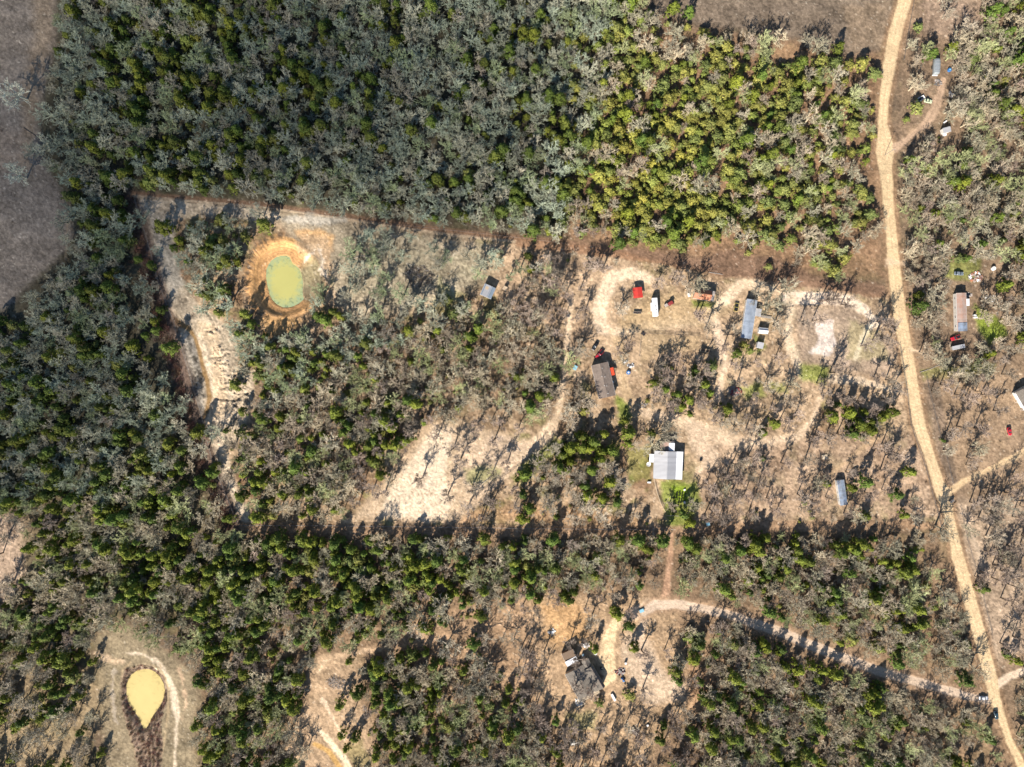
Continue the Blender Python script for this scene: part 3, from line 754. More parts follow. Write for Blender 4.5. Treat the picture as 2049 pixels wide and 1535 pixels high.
# ---------------------------------------------------------------- water
def water(name, poly, z, grow, c1, c2, c3, lo, hi, sc_=.10):
    cx = sum(p[0] for p in poly) / len(poly); cy = sum(p[1] for p in poly) / len(poly)
    f = MB(); pts = []
    for p in poly:
        d = math.hypot(p[0] - cx, p[1] - cy); k = (d + grow) / d
        pts.append(at(cx + (p[0] - cx) * k, cy + (p[1] - cy) * k, z))
    f.prism([(p.x, p.y) for p in pts[::-1]], z - .02, z)
    m, nt, b = newmat(name + '_surface')
    tc = nt.nodes.new("ShaderNodeTexCoord")
    n = ramp(nt, noise(nt, sc_, 6, .6), [(.3, 0.0), (.7, 1.0)])
    v = noise(nt, .55, 5, .65)
    # how far from the middle of the pond
    mp = nt.nodes.new("ShaderNodeMapping"); c0 = at(cx, cy, z)
    rx = max(abs(p.x - c0.x) for p in pts); ry = max(abs(p.y - c0.y) for p in pts)
    mp.inputs['Scale'].default_value = (1 / rx, 1 / ry, 0); mp.inputs['Location'].default_value = (-c0.x / rx, -c0.y / ry, 0)
    nt.links.new(tc.outputs['Object'], mp.inputs[0])
    ln_ = nt.nodes.new("ShaderNodeVectorMath"); ln_.operation = 'LENGTH'; nt.links.new(mp.outputs[0], ln_.inputs[0])
    ad = nt.nodes.new("ShaderNodeMath"); ad.operation = 'MULTIPLY_ADD'; ad.inputs[1].default_value = .9
    nt.links.new(v, ad.inputs[0]); nt.links.new(ln_.outputs['Value'], ad.inputs[2])
    hf = nt.nodes.new('ShaderNodeMath'); hf.operation = 'MULTIPLY'; hf.inputs[1].default_value = .5; nt.links.new(ad.outputs[0], hf.inputs[0])
    e = ramp(nt, hf.outputs[0], [(lo / 2, 0.0), (hi / 2, 1.0)])
    col = mixc(nt, n, c1, tuple(x * .9 for x in c1))
    col = mixc(nt, e, col, c2)
    sp_ = ramp(nt, noise(nt, .5, 4, .6), [(.55, 0.0), (.60, 1.0)])
    mu = nt.nodes.new("ShaderNodeMath"); mu.operation = 'MULTIPLY'; nt.links.new(sp_, mu.inputs[0]); nt.links.new(e, mu.inputs[1])
    col = mixc(nt, mu.outputs[0], col, c3)
    nt.links.new(col, b.inputs['Base Color'])
    b.inputs['Roughness'].default_value = .22; b.inputs['Specular IOR Level'].default_value = .35
    bp = nt.nodes.new("ShaderNodeBump"); bp.inputs['Strength'].default_value = .08; bp.inputs['Distance'].default_value = .05
    nt.links.new(noise(nt, 2.5, 3), bp.inputs['Height']); nt.links.new(bp.outputs[0], b.inputs['Normal'])
    tag(f.build(name, m), kind='structure')
z1 = hz(567, 562) + 1.35
water('pond_water', POND1, z1, 2.0, (.46, .44, .155), (.26, .35, .22), (.12, .165, .10), .98, 1.50)
z2 = hz(290, 1390) + .75
water('stock_pond_water', POND2, z2, 1.0, (.66, .53, .22), (.58, .46, .185), (.46, .37, .15), .8, 1.5)
cw = MB()
cp = [(342, 634), (350, 637), (360, 648), (372, 652), (374, 658), (362, 658), (350, 652), (342, 644)]
tag(cw.build('creek_water', M['glass']), kind='structure') if False else None
# ---------------------------------------------------------------- tree models
def bare_crown(seed, R, Ht, limbs, dens, split=.42, spread=1.0, tw=.05, rb=.12, sp=.62, lf=.58):
    """bare branching crown: limbs, boughs, twigs; returns (trunk MB, crown MB)"""
    r = random.Random(seed)
    tr = MB(); cr = MB()
    hs = Ht * split
    lean = Vector((r.uniform(-.5, .5), r.uniform(-.5, .5), 0))
    p1 = Vector((0, 0, -.3)); p2 = Vector((lean.x * .4, lean.y * .4, hs * .5)); p3 = Vector((lean.x, lean.y, hs))
    rt = rb + R * .030
    tr.tube([p1, p2, p3, p3 + Vector((0, 0, .3))], [rt * 1.35, rt * 1.05, rt * .9, rt * .5], 6)
    def grow(p, d, L, rad, lvl):
        n = 3 if lvl < 2 else 2
        pts = [p]; q = p.copy(); dd = d.copy()
        for i in range(n):
            dd = (dd + Vector((r.gauss(0, .20), r.gauss(0, .20), r.gauss(.03, .12)))).normalized()
            q = q + dd * (L / n); pts.append(q.copy())
        rads = [rad * (1 - .45 * i / n) for i in range(n + 1)]
        cr.tube(pts, rads, 4 if lvl == 0 else 3, cap=False)
        if lvl >= 3: return
        k = [4, 4, dens][lvl]
        for i in range(k):
            t = r.uniform(.25, 1.0) if i else 1.0
            seg = min(int(t * n), n - 1); f = t * n - seg
            bp_ = pts[seg].lerp(pts[seg + 1], min(f, 1))
            out = Vector((bp_.x, bp_.y, 0)); 
            if out.length > .01: out.normalize()
            nd = (dd * .55 + Vector((r.gauss(0, sp), r.gauss(0, sp), r.gauss(.12, .34))) + out * .15).normalized()
            nl = L * r.uniform(.42, .72)
            if lvl == 2: nl = max(.55, nl)
            if bp_.z + nd.z * nl > Ht: nd.z *= .2
            grow(bp_, nd, nl, max(tw, rad * .52), lvl + 1)
    for i in range(limbs):
        a = 2 * math.pi * (i + r.uniform(-.3, .3)) / limbs
        el = r.uniform(.35, .95)
        d = Vector((math.cos(a) * math.cos(el), math.sin(a) * math.cos(el), math.sin(el)))
        grow(p3 + Vector((0, 0, r.uniform(-.6, .2))), d, R * .66 * spread * r.uniform(.8, 1.15), rt * lf, 0)
    grow(p3, Vector((r.gauss(0, .2), r.gauss(0, .2), 1)).normalized(), (Ht - hs) * .62, rt * .6, 0)
    return tr, cr

def leafy_crown(seed, R, Ht, n_cl, per, q, z0=.18, shape='cone', clump=.8):
    """evergreen crown of many leaf-spray faces gathered in clumps on an uneven body"""
    r = random.Random(seed)
    tr = MB(); cr = MB()
    tr.tube([(0, 0, -.3), (r.uniform(-.2, .2), r.uniform(-.2, .2), Ht * .45), (r.uniform(-.3, .3), r.uniform(-.3, .3), Ht * .85)], [.09 + R * .045, .07 + R * .03, .04], 6)
    ph = [r.uniform(0, 6.28) for _ in range(4)]
    vs = []; fs = []
    for c in range(n_cl):
        a = r.uniform(0, 2 * math.pi)
        h = r.random() ** (.8 if shape == 'cone' else .6)
        lob = 1 + .26 * math.sin(2 * a + ph[0] + h * 3) + .20 * math.sin(5 * a + ph[1]) + .12 * math.sin(9 * h + ph[2])
        if shape == 'cone': prof = (1 - h) ** .62 * 1.04 + .06
        else: prof = math.sqrt(max(0, 1 - (h * 1.02 - .12) ** 2 / .81)) if h < .98 else .15
        rr = R * prof * lob * (r.random() ** .28)
        z = Ht * (z0 + (1 - z0) * h)
        ccx, ccy, ccz = rr * math.cos(a), rr * math.sin(a), z
        # bough
        if c % 3 == 0: tr.tube([(0, 0, max(.5, ccz - rr * .35)), (ccx * .92, ccy * .92, ccz)], [.05, .02], 3, cap=False)
        cs = clump * r.uniform(.6, 1.25)
        for k in range(per):
            d = Vector((r.gauss(0, .5), r.gauss(0, .5), r.gauss(0, .38)))
            p = Vector((ccx, ccy, ccz)) + d * cs
            nrm = (d.normalized() + Vector((ccx, ccy, R * .6)).normalized() * .9 + Vector((r.gauss(0, .5), r.gauss(0, .5), r.gauss(0, .5)))).normalized()
            u = nrm.orthogonal().normalized(); w_ = nrm.cross(u)
            t = r.uniform(0, 6.28); u, w_ = u * math.cos(t) + w_ * math.sin(t), w_ * math.cos(t) - u * math.sin(t)
            s1 = q * r.uniform(.6, 1.3); s2 = s1 * r.uniform(.4, .8)
            b = len(vs)
            vs += [p - u * s1, p - w_ * s2, p + u * s1, p + w_ * s2]
            fs.append((b, b + 1, b + 2, b + 3))
    cr.v = [tuple(p) for p in vs]; cr.f = fs
    return tr, cr

def brush_clump(seed, R, Ht, n):
    r = random.Random(seed); cr = MB()
    for i in range(n):
        a = r.uniform(0, 6.28); rr = R * math.sqrt(r.random()) * .6
        p = Vector((rr * math.cos(a), rr * math.sin(a), -.05))
        d = Vector((math.cos(a) * r.uniform(0, .8) + r.gauss(0, .3), math.sin(a) * r.uniform(0, .8) + r.gauss(0, .3), 1)).normalized()
        L = Ht * r.uniform(.5, 1.1)
        cr.tube([p, p + d * L * .5, p + d * L + Vector((r.gauss(0, .15), r.gauss(0, .15), 0)) * L], [.035, .03, .015], 3, cap=False)
    return cr

KINDS = {}
def reg(kind, name, trunk, crown, tm, cm):
    KINDS.setdefault(kind, []).append((trunk.mesh(name + '_trunk', M[tm]), crown.mesh(name + '_crown', M[cm])))
BR = []   # crown radius of each model
for i in range(7): reg('oak', 'bare_oak', *bare_crown(100 + i, 4.6, 9.0 + (i % 3) * .7, 6 + i % 2, 6, .38, 1.12, .055, .15, .46, .70), 'bark', 'bark')
for i in range(5): reg('slim', 'slim_oak', *bare_crown(200 + i, 3.3, 9.2 + (i % 3) * .8, 5, 6, .46, 1.0, .050, .16, .50, .62), 'bark_dark', 'bark_mid')
for i in range(6): reg('cedar', 'cedar', *leafy_crown(300 + i, 2.75, 7.6 + (i % 3) * .9, 62, 26, .33, .12, 'cone', .72), 'bark_dark', 'cedar')
for i in range(5): reg('bush', 'thicket', *leafy_crown(400 + i, 2.9, 4.5 + (i % 3) * .5, 66, 22, .30, .12, 'dome', .66), 'bark_dark', 'bush')
KR = {'oak': 4.6, 'slim': 3.0, 'cedar': 2.8, 'bush': 2.6}
KH = {'oak': 9.5, 'slim': 9.5, 'cedar': 8.4, 'bush': 4.7}
brush_m = [brush_clump(500 + i, 1.0, 1.1, 26).mesh('brush', M['brush']) for i in range(3)]
tuft_m = [brush_clump(520 + i, .5, .4, 16).mesh('tuft', M['grass']) for i in range(2)]

# ---------------------------------------------------------------- where the trees stand (64-pixel cells read off the photograph)
BT = """
0376656667888887888721000001236 7
0375656667888887887433321111456 7
1276566666788878785333323333156 77
0376656777778888785322222343 15457
0277666677787888873222223441 5666
0167666666788888873222222331 6776
0155212235778888753222332231 6766
0046035311343334444332221231 5545
0266144000454445566655334320 5435
1677343002455435554222343220 6345
5766103565677766752223442121 6555
6666201576787887752456433222 1233
7667301666667677641565443441 1343
7776541366654211253143333433 1342
7666540357741111366201454442 1242
6667643145521112576413565543 1433
5666543222212223344443555554 2244
3566443433333455666646656666 4145
4677654444544455555326766666 5135
5553475445555444443332355666 6622
6530055555334555443322555334 5632
5520015555325656542222566665 4432
5420026653245665523334666666 6624
4431026653134566644333666666 6633
""".strip().split('\n')
ET = """
0134565544332223322321000000 1023
0145565544333234323454431110 3234
0135665455433334335776655431 3333
0035665445543344435788766541 2134
0034665544434333446899876641 3233
0024666554433333458998876651 3233
0036002112333333458887777651 3444
0035033100000001246677524410 2334
0023053000000000000000012210 2112
0233033000000000000000000000 3112
2354102546311110000000000000 2111
4444301544422110120232112111 0011
4543301444443110131343123231 0000
3444320534445000055311021452 0000
4444430554231000344100002322 0000
5554530672100000444111001232 0000
2555531344324222322234122333 0000
1455784799988865555445665555 4100
4544664788887665453200555555 4011
4542445677776541001212344444 4112
4320024564367754112014654223 3203
2320025566226765520010455554 3320
2320035542366655311112554444 4313
1210024542266655421113554444 4423
""".strip().split('\n')
def tab(T):
    A = np.zeros((24, 32))
    for r_, line in enumerate(T):
        ds = [int(ch) for ch in line if ch.isdigit()]
        ds = (ds + [ds[-1]] * 32)[:32]
        A[r_] = ds
    return A
BA = tab(BT); EA = tab(ET)
EA[0:7, 10:18] *= .75; EA[17:24, 14:] *= .72; EA[0:24, 0:7] *= .9
EA[11:13, 20:23] = 2; BA[11:13, 20:23] = 7; EA[10:13, 23:28] *= .35; EA[13:16, 25:27] *= .5; EA[14:16, 16:18] *= .7
EA[17:24, 14:] *= .8; BA[2:8, 19:26] *= .7; EA[2:8, 19:25] *= 1.1; EA[0:12, 28:] *= .35
BA[7:10, 5:7] += 2; EA[7:10, 5:7] += 1; BA[7:10, 10:15] *= .7; EA[13:16, 8:11] *= .8
def cell(A, px, py):
    x = min(max(px / 64 - .5, 0), 30.999); y = min(max(py / 64 - .5, 0), 22.999)
    i, j = int(x), int(y); fx, fy = x - i, y - j
    return (A[j, i] * (1 - fx) + A[j, i + 1] * fx) * (1 - fy) + (A[j + 1, i] * (1 - fx) + A[j + 1, i + 1] * fx) * fy
def inp(px, py, poly): return bool(inside(np.array([px], float), np.array([py], float), poly)[0])
BUSHZ = P(1140, 40, 1300, 10, 1420, 60, 1770, 100, 1765, 570, 1400, 540, 1120, 480, 1140, 330)
SLIMZ = [P(960, 490, 1300, 520, 1790, 590, 1890, 1050, 1400, 1055, 1300, 1040, 1390, 850, 1240, 850, 1180, 820, 1160, 700, 1090, 660, 980, 600),
         P(1850, 740, 2300, 740, 2300, 1340, 2000, 1330, 1910, 1040), P(1030, 1180, 1220, 1180, 1300, 1230, 1400, 1330, 1400, 1600, 1130, 1600, 1040, 1400), P(620, 1320, 760, 1300, 760, 1540, 620, 1540), P(720, 840, 1120, 840, 1000, 1050, 700, 1050)]
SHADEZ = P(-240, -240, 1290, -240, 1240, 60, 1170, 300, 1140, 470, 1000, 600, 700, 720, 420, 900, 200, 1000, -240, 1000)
GREENH = []

OPEN = [(P(1255, 690, 1430, 690, 1430, 850, 1330, 850, 1250, 800), .95, .9), (P(1640, 780, 1800, 770, 1810, 880, 1640, 880), .8, 1),
        (P(1130, 840, 1250, 840, 1250, 1056, 1000, 1056, 1010, 960), .95, .8),
        (P(1130, 490, 1300, 520, 1840, 590, 1895, 1056, 1250, 1056, 1250, 840, 1120, 840, 1150, 690), .62, .22),
        (P(1840, 730, 2300, 730, 2300, 1340, 2000, 1330, 1900, 1010), .6, .15), (P(1040, 1190, 1330, 1190, 1390, 1330, 1400, 1450, 1290, 1560, 1130, 1560, 1080, 1400), .6, .25),
        (P(1840, -100, 1980, -100, 1970, 70, 1850, 80), .3, .3), (P(1890, 510, 2049, 510, 2049, 700, 1940, 700), .7, .4)]
OPEN += [(P(790, 1240, 1050, 1190, 1080, 1290, 1060, 1420, 940, 1340, 860, 1330), .6, .3), (P(-200, 1010, 45, 1030, 50, 1150, 10, 1210, -200, 1230), .35, .1), (P(-200, 1335, 190, 1335, 200, 1640, -200, 1640), .75, .55)]
TREES = []   # kind, variant, px, py, scale, rot, tint
def tint_for(kind, px, py, r):
    sh = inp(px, py, SHADEZ)
    if kind in ('oak', 'slim'):
        if sh: t = r.choice([(.84, 1.0, .90), (.98, 1.08, .95), (.76, .90, .80), (.97, .95, .86), (1.08, 1.12, 1.0), (.76, .93, .62)])  # bluish-green cast of the cloud-shaded wood is put into these bark tints
        elif kind == 'slim' or any(inp(px, py, o_[0]) for o_ in OPEN): t = r.choice([(1.0, .93, .86), (1.15, 1.03, .95), (.88, .80, .74), (1.05, .92, .84), (.95, .90, .78)])
        else: t = r.choice([(1.0, .94, .84), (1.12, 1.0, .86), (.88, .86, .74), (.84, .95, .55), (.90, 1.0, .62), (1.18, 1.06, .90), (.90, .78, .70)])
        k = r.uniform(.7, 1.15) * (.9 if kind == 'slim' else 1)
    elif kind == 'cedar':
        t = r.choice([(.82, .95, .9), (1, 1, 1), (1.12, 1.06, .8), (.7, .86, .85)]) if sh else r.choice([(.9, 1.05, .9), (1.15, 1.15, .8), (1.0, 1.05, .8), (.7, .92, .9), (1.25, 1.22, .8)])
        k = r.uniform(.6, 1.15)
    else:
        t = r.choice([(1, 1, 1), (1.1, 1.05, .9), (.8, .9, .95), (.9, 1.0, .8), (1.2, 1.08, .9)]); k = r.uniform(.65, 1.15)
        bright = math.exp(-((px - 1290) / 130) ** 2 - ((py - 340) / 110) ** 2)
        t = (t[0] * (1 + .38 * bright), t[1] * (1 + .28 * bright), t[2])
    return tuple(round(x * k, 3) for x in t)

def put(kind, px, py, sc_=1.0, crown=True, tint=None, var=None, named=None):
    """px,py is where the crown shows in the photograph; the foot stands further in"""
    r = rT
    h = KH[kind] * sc_ * .72
    k = (CAM_H - h) / CAM_H if crown else 1
    bx, by = W2 + (px - W2) * k, H2 + (py - H2) * k
    v = var if var is not None else r.randrange(len(KINDS[kind]))
    TREES.append([kind, v, bx, by, sc_, r.uniform(0, 6.283), tint or tint_for(kind, px, py, r), px, py, named])

rT = random.Random(5)
# trees that stand out on their own
for q in (('cedar', 1259, 868, 1.35), ('cedar', 1250, 842, .75), ('cedar', 1237, 1232, 1.25), ('cedar', 1262, 1256, .95), ('cedar', 1271, 1300, .95), ('cedar', 1322, 1482, 1.05), ('cedar', 1330, 1455, .8),
          ('cedar', 1057, 512, .75), ('cedar', 1705, 826, 1.25), ('cedar', 1722, 850, 1.3), ('cedar', 1745, 862, 1.25), ('cedar', 1706, 868, 1.1), ('cedar', 1728, 826, .9), ('cedar', 1762, 838, 1.0), ('cedar', 1790, 826, 1.15),
          ('cedar', 1735, 965, 1.15), ('cedar', 1709, 978, .9), ('cedar', 1826, 945, 1.1), ('cedar', 1800, 992, 1.2), ('cedar', 1845, 612, 1.35), ('cedar', 1842, 590, .8), ('cedar', 1890, 882, .4), ('cedar', 1553, 848, 1.0), ('cedar', 1530, 868, .8),
          ('cedar', 1190, 885, 1.35), ('cedar', 1205, 905, 1.0), ('cedar', 1378, 800, 1.1), ('cedar', 1355, 790, .9), ('cedar', 1392, 742, .8), ('bush', 1322, 757, .9), ('bush', 1170, 822, 1.0), ('bush', 1100, 790, 1.0), ('cedar', 1370, 1030, 1.0), 
          ('cedar', 1384, 1048, .9), ('cedar', 1045, 990, 1.0), ('cedar', 1058, 1020, 1.1), ('cedar', 566, 468, .01), ('cedar', 524, 448, 1.3), ('cedar', 320, 450, 1.5), ('bush', 440, 440, 1.2), ('cedar', 1290, 82, .01),
          ('cedar', 1381, 20, .95), ('cedar', 1350, 12, 1.1), ('cedar', 1682, 92, .95), ('cedar', 1082, 28, 1.1), ('cedar', 1070, 70, 1.25), ('cedar', 680, 1412, 1.0), ('cedar', 684, 1472, .85), ('cedar', 710, 1480, .95), ('cedar', 692, 1500, .7), ('cedar', 697, 1325, .7),
          ('bush', 1260, 1392, 1.05), ('cedar', 1190, 1300, .9), ('cedar', 1355, 1345, 1.2), ('cedar', 1358, 1362, 1.0), ('bush', 1200, 1408, .8), ('cedar', 395, 1365, 1.2), ('cedar', 390, 1455, 1.1), ('cedar', 198, 1510, .8), ('cedar', 183, 1325, .8), ('cedar', 150, 1395, 1.1), ('cedar', 80, 1440, .9),
          ('cedar', 635, 632, 1.1), ('cedar', 665, 625, 1.0), ('cedar', 650, 640, 1.2), ('cedar', 680, 632, .9), ('bush', 895, 600, .9), ('bush', 1490, 690, .8), ('bush', 1502, 702, .7)):
    if q[3] > .05: put(*q)
for q in (('oak', 22, 180, 1.6, True, (1.5, 1.55, 1.5)), ('oak', 25, 345, 1.4, True, (1.3, 1.36, 1.3)), ('oak', 60, 300, .9), ('oak', 118, 440, 1.0), ('oak', 140, 425, 1.1), ('oak', 128, 480, .8), ('oak', 95, 330, .9), ('oak', 100, 150, .9), ('oak', 1500, 75, .9), ('oak', 1560, 72, 1.0), ('oak', 1620, 80, .9), ('oak', 1640, 90, 1.1), ('oak', 85, 290, 1.1), ('oak', 90, 225, 1.2), ('oak', 1545, 608, 1.5), ('oak', 1560, 648, 1.25), ('oak', 1525, 590, 1.1), ('oak', 1575, 575, 1.1), ('oak', 1332, 868, 1.25), ('oak', 1310, 893, 1.2), ('oak', 1345, 855, .9), ('oak', 1397, 568, 1.1), ('oak', 1378, 575, .9), ('oak', 1391, 1010, .95),
          ('oak', 1343, 1012, .75), ('oak', 1180, 808, 1.05), ('oak', 1170, 795, .9), ('oak', 1160, 705, 1.1), ('oak', 1248, 722, .7), ('oak', 1917, 752, 1.15), ('oak', 1931, 748, .9), ('oak', 1270, 893, .8), ('oak', 1472, 660, .7),
          ('oak', 2020, 1015, 1.25), ('oak', 1995, 1080, 1.2), ('oak', 1895, 1060, 1.4), ('oak', 735, 468, 1.1), ('oak', 700, 500, 1.25), ('oak', 700, 540, 1.1), ('oak', 770, 470, 1.0), ('oak', 640, 585, 1.1), ('oak', 630, 610, 1.0), ('oak', 720, 640, 1.1), ('oak', 690, 590, .9), ('oak', 395, 465, 1.0), ('oak', 1360, 1325, 1.0), ('oak', 1188, 1240, 1.0),
          ('slim', 880, 600, 1.1), ('slim', 1158, 1325, 1.1), ('slim', 1145, 1290, 1.0), ('slim', 1170, 1290, .9), ('slim', 1290, 1315, 1.25), ('slim', 1250, 1275, 1.0), ('slim', 1155, 1375, 1.15), ('slim', 1186, 1385, 1.1), ('slim', 1292, 1390, 1.1), ('slim', 1335, 1310, .9), ('slim', 1240, 700, .9), ('slim', 1262, 690, .9), ('slim', 1405, 630, 1.2), ('slim', 1422, 655, 1.3), ('slim', 1455, 700, 1.2), ('slim', 1398, 625, 1.0),
          ('slim', 1262, 1230, 1.0), ('slim', 1655, 600, 1.2), ('slim', 1668, 595, 1.1), ('slim', 1700, 605, 1.3), ('slim', 1680, 598, 1.0), ('slim', 1640, 640, 1.2), ('slim', 1615, 640, 1.2), ('slim', 1740, 690, 1.2), ('slim', 1772, 640, 1.2), ('slim', 1785, 650, 1.1), ('slim', 1770, 670, 1.2), ('slim', 1790, 690, 1.0), ('slim', 1675, 745, 1.2), ('slim', 1765, 755, 1.1), ('slim', 1790, 760, 1.2), ('slim', 1800, 780, 1.0),
          ('slim', 905, 900, 1.2), ('slim', 925, 895, 1.0), ('slim', 842, 960, 1.2), ('slim', 765, 990, 1.3), ('slim', 895, 990, 1.2), ('slim', 920, 920, 1.3), ('slim', 945, 975, 1.3), ('slim', 935, 1020, 1.2), ('slim', 990, 880, 1.2), ('slim', 1000, 850, 1.1), ('slim', 955, 850, 1.2), ('slim', 880, 860, 1.1), ('slim', 870, 880, 1.2), ('slim', 1015, 930, 1.1), ('slim', 985, 950, 1.0)):
    put(*q)
nsp = len(TREES)
# the woods
SP = 17.0
jy = 0; cand = []
y = -150.0
while y < 1690:
    x = -150.0 + (SP / 2 if jy % 2 else 0)
    while x < 2200:
        cand.append((x + rT.uniform(-8, 8), y + rT.uniform(-8, 8))); x += SP
    y += SP * .88; jy += 1
rT.shuffle(cand)
occ = {}
def near(px, py, rad):
    gi, gj = int(px // 40), int(py // 40)
    for a_ in (-1, 0, 1):
        for b_ in (-1, 0, 1):
            for (qx, qy, qr) in occ.get((gi + a_, gj + b_), ()):
                if (qx - px) ** 2 + (qy - py) ** 2 < (rad + qr) ** 2: return True
    return False
def claim(px, py, rad): occ.setdefault((int(px // 40), int(py // 40)), []).append((px, py, rad))
for t in TREES: claim(t[7], t[8], KR[t[0]] * t[4] / S * .42)
for (px, py) in cand:
    bB = cell(BA, px, py) / 10; bE = cell(EA, px, py) / 10
    # patchy mixture
    pn = fld(N_big, px, py) * .8
    bE2 = bE * (1 + pn * 1.6); tot = bB + bE
    if tot < .06: continue
    if rT.random() > min(1, tot * 1.15): continue
    isE = rT.random() < bE2 / (bB + bE2 + 1e-6)
    if isE:
        kind = 'bush' if (inp(px, py, BUSHZ) and rT.random() < .88) or rT.random() < .10 else 'cedar'
        s_ = (.62 + .75 * rT.random() ** 1.3) if kind == 'cedar' else (.55 + .8 * rT.random() ** 1.2)
    else:
        sl = any(inp(px, py, z_) for z_ in SLIMZ)
        kind = 'slim' if rT.random() < (.80 if sl else .06) else 'oak'
        s_ = (.55 + .65 * rT.random()) if kind == 'oak' else rT.uniform(.7, 1.2)
    rad = KR[kind] * s_ / S * (.62 if kind in ('cedar', 'bush') else .60 if kind == 'oak' else .40)
    h = KH[kind] * s_ * .7; k = (CAM_H - h) / CAM_H
    bx, by = W2 + (px - W2) * k, H2 + (py - H2) * k
    q_ = KR[kind] * s_ / S * .5
    nt_ = max(fld(NOTREE, bx, by), .96 * fld(NOTREE, px, py), .9 * max(fld(NOTREE, px + q_, py), fld(NOTREE, px - q_, py), fld(NOTREE, px, py + q_), fld(NOTREE, px, py - q_)))
    op = 1.0
    for poly_, kb, ke in OPEN:
        if inp(px, py, poly_):
            op = ke if kind in ('cedar', 'bush') else (kb * .75 if kind == 'oak' else kb * 1.15); break
    if rT.random() > op: continue
    if nt_ > .99 or rT.random() < nt_ ** .6: continue
    if near(px, py, rad * .72): continue
    claim(px, py, rad * .72)
    put(kind, px, py, s_)
# undergrowth between the crowns
UNDER = []
for (px, py) in [(rT.uniform(-150, 2200), rT.uniform(-150, 1690)) for _ in range(9000)]:
    tot = (cell(BA, px, py) + cell(EA, px, py)) / 10
    if tot < .62 or rT.random() > tot * .8 or fld(NOTREE, px, py) > .3: continue
    if inp(px, py, BUSHZ) or rT.random() < .35 + .4 * cell(EA, px, py) / 10:
        UNDER.append(('bush', rT.randrange(len(KINDS['bush'])), px, py, rT.uniform(.22, .5), rT.uniform(0, 6.28), tint_for('bush', px, py, rT)))
    else:
        UNDER.append(('oak', rT.randrange(5), px, py, rT.uniform(.25, .42), rT.uniform(0, 6.28), tint_for('oak', px, py, rT)))
print('trees', len(TREES), 'under', len(UNDER))
LM = []      # landmarks: (text, px, py)
# ---------------------------------------------------------------- buildings
def frame(cor, z):
    """four roof corners in photo pixels (going round) -> centre, length, width, heading of the long side"""
    g = hz(sum(c[0] for c in cor) / 4, sum(c[1] for c in cor) / 4)
    p = [at(c[0], c[1], z + g) for c in cor]
    c = sum(p, Vector()) / 4
    e1 = ((p[1] - p[0]) + (p[2] - p[3])) / 2; e2 = ((p[2] - p[1]) + (p[3] - p[0])) / 2
    if e1.length >= e2.length: lg, wd = e1, e2
    else: lg, wd = e2, e1
    return c.x, c.y, g, lg.length, wd.length, math.atan2(lg.y, lg.x)

def window_part(root, x, y, z, w, h, face, wm='white'):
    """face: +1/-1 = long side (normal +-y), +2/-2 = end (normal +-x)"""
    f = MB(); g = MB(); t = .06
    if abs(face) == 1:
        s = 1 if face > 0 else -1
        for dx, dz, ww, hh in ((0, h / 2, w + .12, .08), (0, -h / 2, w + .12, .08), (-w / 2, 0, .08, h), (w / 2, 0, .08, h), (0, 0, .04, h - .1)):
            f.box((x + dx, y + s * t / 2, z + dz), (ww, t, hh))
        g.box((x, y + s * .015, z), (w - .02, .02, h - .02))
    else:
        s = 1 if face > 0 else -1
        for dy, dz, ww, hh in ((0, h / 2, w + .12, .08), (0, -h / 2, w + .12, .08), (-w / 2, 0, .08, h), (w / 2, 0, .08, h), (0, 0, .04, h - .1)):
            f.box((x + s * t / 2, y + dy, z + dz), (t, ww, hh))
        g.box((x + s * .015, y, z), (.02, w - .02, h - .02))
    o = f.build('window', M[wm], root); g.build('pane', M['glass'], o)

def door_part(root, x, y, face, m='white', w=.95, h=2.0, z0=.05):
    d = MB(); k = MB(); s = 1 if face > 0 else -1
    if abs(face) == 1:
        d.box((x, y + s * .03, z0 + h / 2), (w, .06, h)); k.box((x + w * .38, y + s * .08, z0 + 1.0), (.05, .05, .12))
    else:
        d.box((x + s * .03, y, z0 + h / 2), (.06, w, h)); k.box((x + s * .08, y + w * .38, z0 + 1.0), (.05, .05, .12))
    o = d.build('door', M[m], root); k.build('handle', M['steel'], o)

